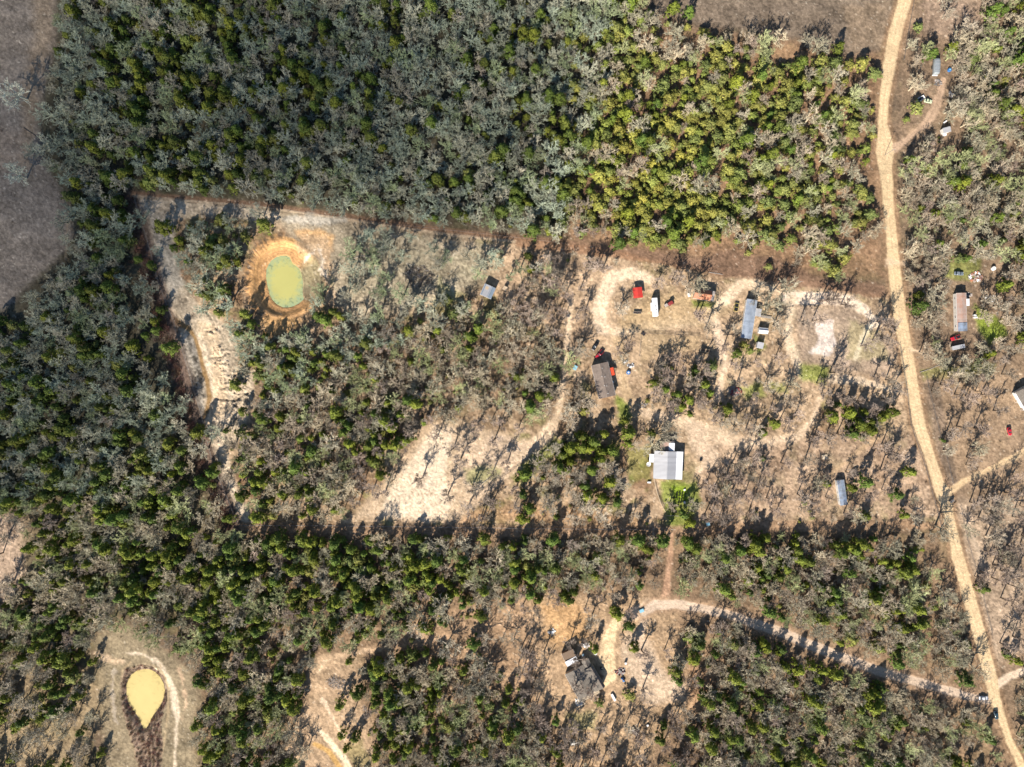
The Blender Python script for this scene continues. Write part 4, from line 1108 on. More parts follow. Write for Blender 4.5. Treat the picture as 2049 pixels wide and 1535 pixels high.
def building(name, label, cat, cor, eave, rise, wall, roof, group=None, style='gable', over=.3, ridge=0.0, windows=4, door=True, roof2=None, trim='white', flip=1):
    cx, cy, g, L, Wd, a = frame(cor, eave)
    root = empty(name, (cx, cy, g), a); tag(root, label, cat, group)
    hl, hw = L / 2, Wd / 2; wl, ww = hl - over, hw - over
    w = MB(); r = MB()
    yr = ridge * hw; th = .10
    if style == 'gable':
        w.extr_x([(-ww, -.3), (ww, -.3), (ww, eave + rise * over / (hw - yr)), (yr, eave + rise - .02), (-ww, eave + rise * over / (hw + yr))][::-1], -wl, wl)
        r.extr_x([(-hw, eave), (yr, eave + rise), (yr, eave + rise + th), (-hw, eave + th)], -hl, hl)
        r2 = r if roof2 is None else MB()
        r2.extr_x([(yr, eave + rise), (hw, eave), (hw, eave + th), (yr, eave + rise + th)], -hl, hl)
        r.box((0, yr, eave + rise + th + .012), (L + .02, .35, .05))
    else:
        w.extr_x([(-ww, -.3), (ww, -.3), (ww, eave + (rise if flip > 0 else 0) - .03), (-ww, eave + (0 if flip > 0 else rise) - .03)][::-1], -wl, wl)
        za, zb = (eave, eave + rise) if flip > 0 else (eave + rise, eave)
        r.extr_x([(-hw, za), (hw, zb), (hw, zb + th), (-hw, za + th)], -hl, hl); r2 = r
    w.build('wall', M[wall], root)
    ro = r.build('roof', M[roof], root)
    if r2 is not r: r2.build('roof', M[roof2], root)
    for s in (-1, 1):
        tr = MB(); tr.box((0, s * (hw + .03), eave + (rise if (style != 'gable' and s == flip) else 0)), (L, .05, .16)); tr.build('fascia', M[trim], ro)
    if windows:
        n = max(1, windows // 2)
        for s in (-1, 1):
            for k in range(n):
                x = -wl + (k + .5) * (2 * wl / n) + (.9 if s > 0 else 0) * (1 if door else 0)
                if abs(x) < wl - .7: window_part(root, x, s * ww, min(1.5, eave * .6), 1.0, .9, s, trim)
    if door: door_part(root, -wl * .15, ww * 1.0, 1, 'offwhite' if wall != 'offwhite' else 'brown', h=min(2.0, eave - .25))
    LM.append((cat if False else label_short(label), *to_px(cx, cy)))
    return root, L, Wd, g

def label_short(l):
    return SHORT.get(l, ' '.join(l.split()[:4]))
SHORT = {}

# brown mobile home with the red porch
cor = [(1183.3, 731.5), (1216, 723.9), (1232, 789.5), (1198.7, 800)]
lb = 'long brown shingle-roofed house with a red porch roof on its right side'; SHORT[lb] = 'long brown-roofed house'
h, L, Wd, g = building('house', lb, 'house', cor, 3.0, 1.0, 'beige', 'shingle', over=.35, windows=8)
v = [(-6, .6), (-2.2, -.5), (-1.6, .9), (2.6, -.3), (3.0, .8), (6.8, .5)]
for x, y in v:
    q = MB(); q.lathe([(.0, .0), (.12, .0), (.10, .45), (.16, .48), (.16, .56), (0, .58)], (x, y, 3.1 + 1.0 * (1 - abs(y) / (Wd / 2)) - .02), 8); q.build('vent_pipe', M['white'], h)
# porch (which side is right in the photograph?)
inv = h.matrix_basis.inverted()
pc = inv @ at(1224.8, 743.5, 2.6 + g); sg = 1 if pc.y > 0 else -1
q = MB(); q.box((pc.x, sg * (Wd / 2 + .95), 2.62), (3.9, 2.1, .10), rx=-sg * .10); q.build('porch_roof', M['red_plain'], h)
for dx in (-1.8, 1.8):
    q = MB(); q.box((pc.x + dx, sg * (Wd / 2 + 1.85), 1.15), (.12, .12, 2.6)); q.build('porch_post', M['white'], h)
q = MB(); q.box((pc.x, sg * (Wd / 2 + .95), .38), (3.9, 2.1, .12)); q.build('porch_deck', M['grey_wood'], h)
ac = inv @ at(1226, 764.5, 1.4 + g)
q = MB(); q.box((ac.x, sg * (Wd / 2 + .35), 1.2), (.8, .7, .6)); q.box((ac.x, sg * (Wd / 2 + .72), 1.2), (.7, .04, .5)); q.build('window_air_conditioner', M['white'], h)

# white and grey metal barn
cor = [(1309.3, 901.6), (1368.3, 904.4), (1364.7, 960), (1307.8, 957.8)]
lb = 'large barn with pale, mid grey and white sheet-metal roof bands'; SHORT[lb] = 'white-roofed barn'
g = hz(1338, 931); P4 = [at(x, y, 3.4 + g) for x, y in cor]; c = sum(P4, Vector()) / 4
ex = (((P4[1] - P4[0]) + (P4[2] - P4[3])) / 2); ey = (((P4[0] - P4[3]) + (P4[1] - P4[2])) / 2)
bw, bl = ex.length, ey.length; a = math.atan2(ex.y, ex.x)
h = empty('barn', (c.x, c.y, g), a); tag(h, lb, 'barn'); LM.append(('white-roofed barn', 1338, 931))
x0, x1 = -bw / 2, bw / 2; xr = x0 + bw * .445; xe = x0 + bw * .765
def ribbon(mb, xa, za, xb, zb, th=.08):
    mb.add([(xa, -bl / 2, za), (xb, -bl / 2, zb), (xb, bl / 2, zb), (xa, bl / 2, za), (xa, -bl / 2, za + th), (xb, -bl / 2, zb + th), (xb, bl / 2, zb + th), (xa, bl / 2, za + th)],
           [(3, 2, 1, 0), (4, 5, 6, 7), (0, 1, 5, 4), (1, 2, 6, 5), (2, 3, 7, 6), (3, 0, 4, 7)])
q = MB(); ribbon(q, x0, 3.2, xr, 4.6); q.build('roof', M['galv_light'], h)
q = MB(); ribbon(q, xr, 4.6, xe, 3.1); ro = q.build('roof', M['galv_light'], h)
q = MB(); ribbon(q, xe - .25, 3.0, x1, 2.8); q.build('lean_to_roof', M['white_sheet'], h)
q = MB(); q.box((xr, 0, 4.70), (.5, bl + .05, .05)); q.build('ridge_cap', M['galv_light'], ro)
q = MB(); pf = [(x0 + .4, -.3), (xe, -.3), (xe, 3.02), (xr, 4.5), (x0 + .4, 3.3)]
n = len(pf); yb = bl / 2 - .35
q.add([(p[0], -yb, p[1]) for p in pf] + [(p[0], yb, p[1]) for p in pf], [tuple(range(n)), tuple(range(n, 2 * n))[::-1]] + [(i, n + i, n + (i + 1) % n, (i + 1) % n) for i in range(n)])
q.build('wall', M['offwhite'], h)
for yy in (-.45, -.15, .15, .45):
    q = MB(); q.box((x1 - .3, yy * bl * .98, 1.3), (.15, .15, 2.9)); q.build('post', M['grey_wood'], h)
for yy in (-3.5, 0, 3.5): window_part(h, x0 + .4, yy, 1.6, 1.0, .9, -2)
door_part(h, xe, 1.5, 2, 'steel', 2.4, 2.4); door_part(h, x0 + 2.5, -yb, -1, 'brown')
ip = h.matrix_basis.inverted() @ at(1305.5, 917, 2.6 + g)
q = MB(); q.box((x0 - 1.1, ip.y, 2.6), (2.3, 4.2, .08), ry=-.06); q.build('porch_roof', M['white_sheet'], h)
for dy in (-1.9, 1.9):
    q = MB(); q.box((x0 - 2.1, ip.y + dy, 1.2), (.1, .1, 2.7)); q.build('porch_post', M['white'], h)
# dish on its pole beside the barn
p = at(1297.5, 929, 1.5); t = empty('satellite_dish', (p.x, p.y, hz(1297.5, 929))); tag(t, 'round white satellite dish on a pole left of the white-roofed barn', 'satellite dish')
q = MB(); q.lathe([(0, 0), (.5, .05), (.95, .22), (1.1, .35), (1.06, .36), (.5, .1), (0, .04)], (0, 0, 1.5), 20); q.build('dish', M['white'], t)
q = MB(); q.tube([(0, 0, -.2), (0, 0, 1.5)], .06, 8); q.build('pole', M['steel'], t)
q = MB(); q.tube([(0, 0, 1.5), (.3, 0, 2.3)], .03, 5); q.build('arm', M['steel'], t)

def simple_shed(*a, **k): return building(*a, **k)
lb = 'small rusty pale-ended shed just above the barn, half under a bare tree'; SHORT[lb] = 'rusty shed above the barn'
building('shed', lb, 'shed', [(1321, 884), (1349, 884), (1349, 901), (1321, 901)], 2.5, .4, 'grey_wood', 'rust_pale', style='shed', windows=2, over=.2)
lb = 'small pale blue-grey roofed lean-to between the barn and the rusty shed'; SHORT[lb] = 'pale lean-to'
building('lean_to', lb, 'shed', [(1338.5, 886.5), (1350, 886), (1349, 902), (1338, 902)], 3.1, .2, 'grey_wood', 'white_sheet', style='shed', windows=0, door=False, over=.15)

# long blue-grey metal roofed mobile home
cor = [(1495.5, 599), (1514.7, 600), (1504.2, 677.8), (1482, 676.5)]
lb = 'long mobile home with a blue-grey metal roof with painted tree-shadow streaks left of the sandy yard'; SHORT[lb] = 'long blue-grey roofed mobile home'
h, L, Wd, g = building('mobile_home', lb, 'mobile home', cor, 2.9, .45, 'offwhite', 'galv_x', over=.2, windows=8)
inv = h.matrix_basis.inverted(); pc = inv @ at(1518, 625.5, 2.6 + g); sg = 1 if pc.y > 0 else -1
q = MB(); q.box((pc.x, sg * (Wd / 2 + 1.4), 2.55), (3.9, 3.2, .08), rx=-sg * .03); q.build('porch_roof', M['galv_light'], h)
for dx in (-1.8, 1.8):
    q = MB(); q.box((pc.x + dx, sg * (Wd / 2 + 2.8), 1.1), (.1, .1, 2.6)); q.build('porch_post', M['grey_wood'], h)
t = at(1533, 634.5, .8); t = empty('ramp', (t.x, t.y, hz(1533, 634)), math.radians(-7)); tag(t, 'narrow pale wooden ramp running right from the porch of the blue-grey roofed mobile home', 'ramp')
q = MB(); q.box((0, 0, .55), (5.5, 1.1, .08), ry=.10); q.build('deck', M['grey_wood'], t)
for s in (-.5, .5):
    q = MB(); q.box((0, s, 1.3), (5.5, .08, .08), ry=.10); [q.box((x, s, .85), (.08, .08, 1.0)) for x in (-2.5, 0, 2.5)]; q.build('handrail', M['pale_wood'], t)
lb = 'upper of two small pale-roofed sheds beside the blue-grey roofed mobile home'; SHORT[lb] = 'upper small white-roofed shed'
building('shed', lb, 'shed', [(1519, 655.5), (1537.5, 657), (1536, 668.5), (1517.5, 666.5)], 2.3, .7, 'offwhite', 'white_sheet', over=.15, windows=2)
lb = 'lower of the two small pale-roofed sheds beside the blue-grey roofed mobile home'; SHORT[lb] = 'lower small grey-roofed shed'
building('shed', lb, 'shed', [(1517, 684.5), (1529, 686.5), (1526, 698), (1513, 695)], 2.4, .3, 'offwhite', 'galv_light', style='shed', over=.12, windows=0)

# rust-red roofed house
lb = 'low house with an orange-red rusted roof and a pale strip at its right end'; SHORT[lb] = 'rust-red roofed house'
h, L, Wd, g = building('cottage', lb, 'house', [(1391, 576.5), (1424.5, 582), (1421, 602.5), (1386, 597)], 2.5, 2.15, 'beige', 'rust_sheet', windows=4, over=.25)
q = MB(); q.box((L / 2 + .85, 0, 2.7), (1.7, Wd * .96, .08)); q.build('porch_roof', M['concrete'], h) if (h.matrix_basis @ Vector((1, 0, 0))).x > c.x - 1e9 and math.cos(h.rotation_euler.z) > 0 else None
if math.cos(h.rotation_euler.z) <= 0: q = MB(); q.box((-L / 2 - .85, 0, 2.7), (1.7, Wd * .96, .08)); q.build('porch_roof', M['concrete'], h)
for i_, (x, y, s_) in enumerate(((1392, 601, .8), (1397, 600, .7), (1380, 588, .8), (1381, 592, .6))): pass

# red sheet carport
lb = 'red sheet-metal carport shaded by bare branches left of the white camper'; SHORT[lb] = 'red carport'
cx, cy, g, L, Wd, a = frame([(1265.5, 575), (1284.5, 575), (1286.5, 596), (1268, 596.5)], 2.6)
t = empty('carport', (cx, cy, g), a); tag(t, lb, 'carport'); LM.append(('red carport', 1276, 586))
q = MB(); q.extr_x([(-Wd / 2, 2.5), (0, 2.85), (Wd / 2, 2.5), (Wd / 2, 2.57), (0, 2.92), (-Wd / 2, 2.57)], -L / 2, L / 2); q.build('roof', M['red_sheet'], t)
for x in (-1, 1):
    for y in (-1, 1):
        q = MB(); q.box((x * (L / 2 - .2), y * (Wd / 2 - .2), 1.15), (.12, .12, 2.85)); q.build('post', M['steel'], t)

# striped cabin
lb = 'small cabin with a white and blue-grey striped metal roof on the tan slope'; SHORT[lb] = 'striped-roof cabin'
cx, cy, g, L, Wd, a = frame([(970, 567.5), (992, 576.5), (982.8, 599.6), (960.5, 589)], 2.7)
h, L, Wd, g = building('cabin', lb, 'cabin', [(970, 567.5), (992, 576.5), (982.8, 599.6), (960.5, 589)], 2.7, .6, 'brown', 'galv_light', style='shed', over=.25, windows=2, flip=-1)
M['stripe'] = metal_roof_mat('blue_grey_sheet', (.30, .37, .44), (.22, .27, .32), seam=.4, axis=0, blotch=.5)
R_ = h.matrix_basis; low = -1 if (R_ @ Vector((-1, 0, 0))).y < (R_ @ Vector((1, 0, 0))).y else 1
zz = lambda y: 2.7 + .6 * (.5 - y / Wd) + .135
for x_, w_, m_ in ((low * L * .34, L * .30, 'stripe'), (low * L * .12, .25, 'stripe'), (-low * L * .40, .5, 'stripe')):
    q = MB(); q.box((x_, 0, 2.7 + .3 + .118), (w_, Wd * .98, .03), rx=-math.atan(.6 / Wd)); q.build('roof_sheet', M[m_], h)
q = MB(); q.box((-low * L * .18, Wd * .22, 2.7 + .3 - .22 * .6 + .122), (1.5, 1.6, .03), rx=-math.atan(.6 / Wd)); q.build('roof_patch', M['tan'], h)
lb = 'tiny tan-roofed coop right of the striped-roof cabin'; SHORT[lb] = 'tan coop'
building('coop', lb, 'coop', [(1010.2, 572), (1015.6, 575.2), (1011, 582.2), (1005.8, 578.6)], 1.5, .25, 'brown', 'tan', over=.1, windows=0, door=True)
lb = 'tiny gabled hut with pale pink-tan roof planks on the bare sandy field'; SHORT[lb] = 'tiny gabled hut'
building('hut', lb, 'hut', [(1013.5, 896.5), (1020, 896.5), (1020.4, 905), (1015.4, 905.5)], 1.8, .5, 'brown', 'pale_wood', over=.1, windows=0, door=True)

# long rusty mobile home on the right
lb = 'long mobile home with a rust and white speckled roof right of the dirt road'; SHORT[lb] = 'long rusty mobile home'
h, L, Wd, g = building('mobile_home', lb, 'mobile home', [(1913.5, 586.5), (1933, 586), (1935, 662), (1915.5, 663)], 2.9, .4, 'offwhite', 'rust_pale', over=.2, windows=8, roof2=None)
inv = h.matrix_basis.inverted(); e = inv @ at(1925, 655, 3 + g); sx = 1 if e.x > 0 else -1
q = MB(); q.extr_x([(-Wd / 2 + .3, 3.14), (0, 3.48), (Wd / 2 + .05, 3.12), (Wd / 2 + .05, 3.17), (0, 3.53), (-Wd / 2 + .3, 3.19)], *sorted((sx * L * .28, sx * (L / 2 + .15)))); q.build('tarp', M['galv_blue'], h)
pc = inv @ at(1938, 605, 2.4 + g); sg = 1 if pc.y > 0 else -1
q = MB(); q.box((pc.x, sg * (Wd / 2 + .9), 2.5), (3.5, 1.9, .08)); q.build('porch_roof', M['white_sheet'], h)
for dx in (-1.6, 1.6):
    q = MB(); q.box((pc.x + dx, sg * (Wd / 2 + 1.7), 1.1), (.1, .1, 2.7)); q.build('porch_post', M['white'], h)
lb = 'narrow pale concrete-roofed shed lying across below the red pickup'; SHORT[lb] = 'narrow pale shed'
building('shed', lb, 'shed', [(1903.5, 693.5), (1929, 689), (1931.5, 695), (1907, 701)], 1.6, .2, 'grey_wood', 'galv_light', style='shed', over=.1, windows=0, door=False)
# junk heap with rusty sheets
lb = 'long pale blue-roofed trailer under bare trees at the right of the clearing'; SHORT[lb] = 'blue-roofed trailer'
building('trailer_home', lb, 'mobile home', [(1674, 960.5), (1689, 961), (1695.3, 1010.5), (1682, 1011)], 2.5, .3, 'offwhite', 'galv_blue', style='gable', over=.12, windows=6)
lb = 'white-edged house with a dark roof cut by the right edge of the picture'; SHORT[lb] = 'house at the right edge'
building('house', lb, 'house', [(2033, 788), (2056, 768), (2076, 802), (2052, 820)], 3.0, .8, 'offwhite', 'shingle_dark', over=.3, windows=6)
p = at(2043, 804, 2.9); t = empty('awning', (p.x, p.y, 0), math.radians(-58)); tag(t, 'white awning strip along the lower wall of the house at the right edge', 'awning')
q = MB(); q.box((0, -.2, 2.75), (9.5, 1.5, .08), rx=.08); q.build('roof', M['white_sheet'], t)
for x in (-4.4, 0, 4.4):
    q = MB(); q.box((x, -.8, 1.2), (.1, .1, 3.0)); q.build('post', M['white'], t)
lb = 'silver rounded trailer at the end of the upper right driveway'; SHORT[lb] = 'silver trailer'
p = at(1875, 132, 2); g = hz(1875, 132); t = empty('camper', (p.x, p.y, g), math.radians(88)); tag(t, lb, 'trailer'); LM.append(('silver trailer', 1875, 132))
q = MB(); q.loft([(-3.9, 1.1, .6, 2.3), (-3.5, 1.5, .5, 2.8), (-1.5, 1.65, .5, 2.95), (1.5, 1.65, .5, 2.95), (3.3, 1.5, .5, 2.8), (3.9, 1.1, .6, 2.3)], 16, 3.2); q.build('body', paint_mat('dull_aluminium', (.34, .38, .40), .5, .3, .5, (.2, .2, .2)), t)
for x in (-2.4, -.8, .8, 2.4):
    q = MB(); q.box((x, 0, 2.96), (.12, 2.6, .06)); q.build('roof_rib', M['galv_light'], t)
q = MB(); q.box((-4.0, 0, .55), (.5, 2.6, .25)); q.build('bumper', M['white'], t)
for y in (-1.5, 1.5):
    for x in (-.5, .5): q = MB(); q.lathe([(0, -.1), (.36, -.1), (.36, .1), (0, .1)], (x, y, .35), 14, 'y'); q.build('wheel', M['rubber'], t)
lb = 'pale grey flat-roofed shed right of the upper driveway'; SHORT[lb] = 'pale grey shed'
building('shed', lb, 'shed', [(1885, 258), (1900, 253), (1904, 263), (1889, 266)], 2.3, .25, 'offwhite', 'galv_light', style='shed', over=.12, windows=2)

# grey-brown house with several roofs (bottom middle)
lb = 'big grey-brown shingled house with stepped gables beside the sandy lower driveway'; SHORT[lb] = 'grey-brown shingled house'
o1 = 1100; o2 = 1240; sc8 = 8.53
def c8(*a): return [(a[i] / sc8 + o1, a[i + 1] / sc8 + o2) for i in range(0, len(a), 2)]
root, L, Wd, g = building('farmhouse', lb, 'house', c8(260, 925, 575, 770, 830, 1210, 480, 1350), 2.9, .9, 'beige', 'shingle_dark', over=.35, windows=6, ridge=-.1)
LM.append(('grey-brown shingled house', 1175, 1350))
inv = root.matrix_basis.inverted(); a0 = root.rotation_euler.z
def wing(cor, eave, rise, roofm, ridge=0):
    cx, cy, gg, L, Wd, a = frame(cor, eave)
    l = inv @ Vector((cx, cy, g)); da = a - a0
    w = MB(); r = MB(); hl, hw = L / 2, Wd / 2; yr = ridge * hw
    w.extr_x([(-hw + .25, -.3), (hw - .25, -.3), (hw - .25, eave + .03), (yr, eave + rise - .03), (-hw + .25, eave + .03)][::-1], -hl + .25, hl - .25)
    r.extr_x([(-hw, eave), (yr, eave + rise), (hw, eave), (hw, eave + .1), (yr, eave + rise + .1), (-hw, eave + .1)], -hl, hl)
    w.build('wall', M['beige'], root, (l.x, l.y, 0), da); ro = r.build('roof', M[roofm], root, (l.x, l.y, 0), da)
    q = MB(); q.box((0, yr, eave + rise + .12), (L, .3, .04)); q.build('ridge_cap', M['shingle'], ro)
wing(c8(570, 868, 722, 783, 940, 1105, 785, 1262), 3.15, 1.1, 'shingle_dark', .55)
wing(c8(540, 700, 660, 668, 712, 760, 600, 860), 2.75, .6, 'shingle_dark')
lb = 'square cabin with brown board roof and a white strip, at the upper left corner of the shingled house'; SHORT[lb] = 'square brown cabin'
h, L, Wd, g2 = building('cabin', 'square brown-roofed cabin with one white roof strip, above the grey-brown house', 'cabin', c8(215, 590, 375, 490, 500, 695, 300, 815), 2.9, .5, 'brown', 'brown', style='shed', over=.2, windows=2, flip=1)
cx, cy, gg, l_, w_, a_ = frame(c8(258, 722, 440, 622, 490, 695, 300, 800), 3.3)
l = h.matrix_basis.inverted() @ Vector((cx, cy, g2))
q = MB(); q.box((l.x, l.y, 3.62), (l_ * .98, w_ * .98, .05)); q.build('white_roof_sheet', M['white_sheet'], h, rz=0) if False else None
q = MB(); q.box((0, 0, 0), (l_, w_, .06)); q.build('roof_sheet', M['white_sheet'], h, (l.x, l.y, 3.55), a_ - h.rotation_euler.z)
# deck along the lower side
p = at(1178, 1392, .5); t = empty('deck', (p.x, p.y, hz(1178, 1392)), math.radians(27)); tag(t, 'weathered pale plank deck along the lower side of the grey-brown shingled house', 'deck')
q = MB(); [q.box((-5.6 + i * .31, 0, .45), (.27, 2.4, .06)) for i in range(37)]; q.build('boards', M['pale_wood'], t)
for x in (-5.4, -1.8, 1.8, 5.4):
    for y in (-1.1, 1.1):
        q = MB(); q.box((x, y, .15), (.14, .14, .9)); q.build('post', M['grey_wood'], t)
q = MB(); q.box((0, -1.15, 1.1), (11.4, .08, .10)); [q.box((x * .9, -1.15, .8), (.05, .05, .65)) for x in range(-6, 7)]; q.build('railing', M['grey_wood'], t)

# ---------------------------------------------------------------- vehicles
def wheels(t, xs_, hw, r=.34):
    for x in xs_:
        for s in (-1, 1):
            q = MB(); q.lathe([(r * .55, -.11), (r, -.11), (r, .11), (r * .55, .11)], (x, s * hw, r), 16, 'y'); w = q.build('wheel', M['rubber'], t)
            q = MB(); q.lathe([(0, -.08), (r * .55, -.10), (r * .55, .10), (0, .08)], (x, s * hw, r), 12, 'y'); q.build('rim', M['steel'], w)
def car(name, label, cat, px, py, head, paint, kind='car', group=None, L=4.7, Wd=1.85):
    g = hz(px, py); p = at(px, py, .8 + g); t = empty(name, (p.x, p.y, g), head); tag(t, label, cat, group); hw = Wd / 2; l = L / 2
    b = MB()
    if kind == 'pickup':
        b.loft([(-l, hw * .9, .35, 1.0), (-l + .1, hw, .32, 1.05), (l - 1.5, hw, .30, 1.06), (l - .4, hw * .97, .30, 1.0), (l, hw * .85, .35, .9)], 16, 6)
        b.build('body', M[paint], t, smooth=True)
        q = MB(); q.box((-l + 1.0, 0, 1.075), (1.75, Wd * .78, .03)); q.build('cargo_bed', M['black'], t)
        for s in (-1, 1): q = MB(); q.box((-l + 1.0, s * hw * .9, 1.12), (1.9, .12, .16)); q.build('bed_rail', M[paint], t)
        x0, x1 = -l + 2.0, l - 1.6
    else:
        b.loft([(-l, hw * .8, .38, .85), (-l + .15, hw * .95, .3, .95), (-l + .9, hw, .28, 1.0), (0, hw, .28, .98), (l - 1.2, hw, .28, .95), (l - .35, hw * .94, .3, .86), (l, hw * .74, .38, .72)], 16, 4.5)
        b.build('body', M[paint], t, smooth=True)
        x0, x1 = -l + .55, l - 1.35
    q = MB(); q.loft([(x0, hw * .78, .9, .98), (x0 + .45, hw * .80, .9, 1.46), (x1 - .75, hw * .80, .9, 1.46), (x1, hw * .80, .88, .98)], 16, 5); q.build('window', M['glass'], t, smooth=True)
    q = MB(); q.loft([(x0 + .42, hw * .68, 1.40, 1.49), (x0 + .6, hw * .74, 1.40, 1.51), (x1 - .95, hw * .74, 1.40, 1.51), (x1 - .76, hw * .68, 1.40, 1.49)], 12, 5); q.build('roof', M[paint], t, smooth=True)
    wheels(t, (-l + .95, l - .95), hw - .08)
    for s in (-1, 1):
        q = MB(); q.box((l - .07, s * hw * .62, .68), (.12, .32, .14)); q.build('headlight', M['white'], t)
        q = MB(); q.box((-l + .05, s * hw * .68, .78), (.08, .28, .14)); q.build('tail_light', M['dark_red'], t)
    LM.append((' '.join(label.split()[:2]), px, py))
    return t
car('parked_car', 'black car parked above the red car near the brown-roofed house', 'car', 1191, 692.5, math.radians(-123), 'black')
car('parked_pickup', 'red pickup parked at the upper corner of the brown-roofed house', 'pickup', 1200, 708.8, math.radians(-130), 'car_red', 'pickup', L=5.2)
car('parked_car', 'white car with dark windows at the end of the pale lane by the road', 'car', 1968.3, 1397, math.radians(0), 'car_white', L=4.6)
car('parked_car', 'dark teal car half hidden at the roadside below the white car', 'car', 1993.5, 1431, math.radians(-75), 'car_blue', L=4.4)
car('parked_car', 'small red car on the driveway near the right edge of the picture', 'car', 2020.2, 863.5, math.radians(-75), 'car_red', L=4.2)
car('parked_car', 'blue-grey car under branches above the long rusty mobile home', 'car', 1919, 547, math.radians(-4), 'car_grey')
car('parked_pickup', 'red pickup parked just below the long rusty mobile home', 'pickup', 1912, 676, math.radians(200), 'car_red', 'pickup', L=4.9)
t = car('abandoned_car', 'old pale green car beside the white boat near the upper driveway', 'car', 1857.5, 202, math.radians(-12), 'green_white', L=4.0)

# small dark red tractor with a pale trailer box
p = at(1341.5, 607, .8); g = hz(1341.5, 607); t = empty('tractor', (p.x, p.y, g), math.radians(30)); tag(t, 'small dark red tractor with a pale box behind it, right of the white camper', 'tractor'); LM.append(('small red tractor', 1340, 607))
q = MB(); q.loft([(-1.2, .8, .6, 1.5), (-.4, .85, .55, 1.7), (.8, .8, .55, 1.6), (1.3, .6, .6, 1.2)], 14, 4); q.build('body', M['dark_red'], t)
q = MB(); q.box((.1, 0, 2.0), (1.9, 1.7, .08)); q.build('canopy', M['dark_red'], t)
for x, y in ((-.7, .7), (-.7, -.7), (.8, .7), (.8, -.7)): q = MB(); q.box((x, y, 1.6), (.06, .06, .8)); q.build('canopy_post', M['steel'], t)
wheels(t, (-.8, 1.0), .95, .5)
q = MB(); q.box((-2.3, .2, .9), (1.5, 1.5, .9)); q.build('box', M['concrete'], t)
q = MB(); q.box((-1.5, 0, .5), (1.2, .1, .1)); q.build('hitch', M['steel'], t)

# white camper
g = hz(1310.5, 614); p = at(1311.3, 614.2, 3 + g); t = empty('camper', (p.x, p.y, g), math.radians(-86.5)); tag(t, 'long white camper with a side slide-out parked in the middle of the yard', 'camper'); LM.append(('white camper', 1310, 614))
q = MB(); q.loft([(-4.55, 1.25, .6, 3.0), (-4.45, 1.32, .5, 3.15), (-2, 1.35, .5, 3.2), (4.2, 1.35, .5, 3.2), (4.5, 1.30, .5, 3.1), (4.6, 1.2, .7, 2.9)], 16, 9); q.build('body', M['white_rv'], t)
q = MB(); q.box((-.2, -1.65, 1.9), (4.0, .8, 1.9)); q.build('slide_out', M['white_rv'], t)
for x, y in ((-.8, .25), (1.3, .35), (2.7, .15)):
    q = MB(); q.box((x, y, 3.24), (.45, .45, .10)); q.build('roof_vent', M['steel'], t)
q = MB(); q.box((.3, 0, 3.3), (1.0, .7, .25), taper=.85); q.build('air_conditioner', M['white'], t)
wheels(t, (.6, 1.5), 1.15, .36)
for x in (-3, -1.2, 1.2, 3): window_part(t, x, 1.345, 1.9, .9, .6, 1)
door_part(t, 2.3, 1.345, 1, 'offwhite', .7, 1.9, .6)
q = MB(); q.tube([(4.6, .5, .5), (5.6, 0, .5)], .06, 6); q.tube([(4.6, -.5, .5), (5.6, 0, .5)], .06, 6); q.build('hitch', M['steel'], t)

# beached boat
p = at(1840.5, 198.8, .6); t = empty('boat', (p.x, p.y, hz(1840, 199)), math.radians(212 + 0)); tag(t, 'small open white boat with a dark inside, on the ground near the upper driveway', 'boat'); LM.append(('white boat', 1840, 199))
hull = [(-2.5, .85), (-2.5, -.85), (.6, -1.05), (1.7, -.8), (2.6, -.15), (2.6, .15), (1.7, .8), (.6, 1.05)]
n = len(hull); q = MB()
vs = [(x, y * .7, .05) for x, y in hull] + [(x, y, .75) for x, y in hull] + [(x * .86 - .05, y * .78, .76) for x, y in hull] + [(x * .8 - .1, y * .6, .25) for x, y in hull]
fs = [tuple(range(n))]
for k in range(3):
    for i in range(n): fs.append((k * n + i, k * n + (i + 1) % n, (k + 1) * n + (i + 1) % n, (k + 1) * n + i))
q.add(vs, fs); q.build('hull', M['white'], t)
q = MB(); q.prism([(x * .8 - .1, y * .6) for x, y in hull], .26, .30); q.build('floor', M['black'], t)
q = MB(); q.box((1.4, 0, .6), (.5, 1.2, .06)); q.build('bench', M['white'], t); q = MB(); q.box((-.9, 0, .6), (.35, 1.4, .06)); q.build('bench', M['steel'], t)

# utility trailers
def trailer(label, px, py, head, L, Wd, bedm, framem, side=True):
    g = hz(px, py); p = at(px, py, .6); t = empty('utility_trailer', (p.x, p.y, g), head); tag(t, label, 'trailer')
    q = MB(); q.box((0, 0, .62), (L, Wd * .9, .06)); q.build('bed', M[bedm], t)
    q = MB()
    for s in (-1, 1): q.box((0, s * Wd / 2, .8), (L + .02, .09, .35)); q.box((s * L / 2, 0, .8), (.09, Wd, .35))
    q.box((0, 0, .81), (.12, Wd * .9, .12))
    q.build('frame', M[framem], t)
    for s in (-1, 1): q = MB(); q.lathe([(0, -.1), (.33, -.1), (.33, .1), (0, .1)], (0, s * (Wd / 2 + .16), .33), 14, 'y'); q.build('wheel', M['rubber'], t)
    q = MB(); q.tube([(L / 2, 0, .6), (L / 2 + 1.0, 0, .5)], .05, 6); q.build('hitch', M['steel'], t)
    LM.append((' '.join(label.split()[:4]), px, py)); return t
trailer('dark flatbed trailer with a yellow frame left of the blue-grey roofed mobile home', 1473, 615, math.radians(80), 4.0, 2.0, 'black', 'yellow')
trailer('long dark low trailer lying in the shade left of the white camper', 1275, 625.5, math.radians(-2), 3.8, 1.0, 'charred', 'steel')
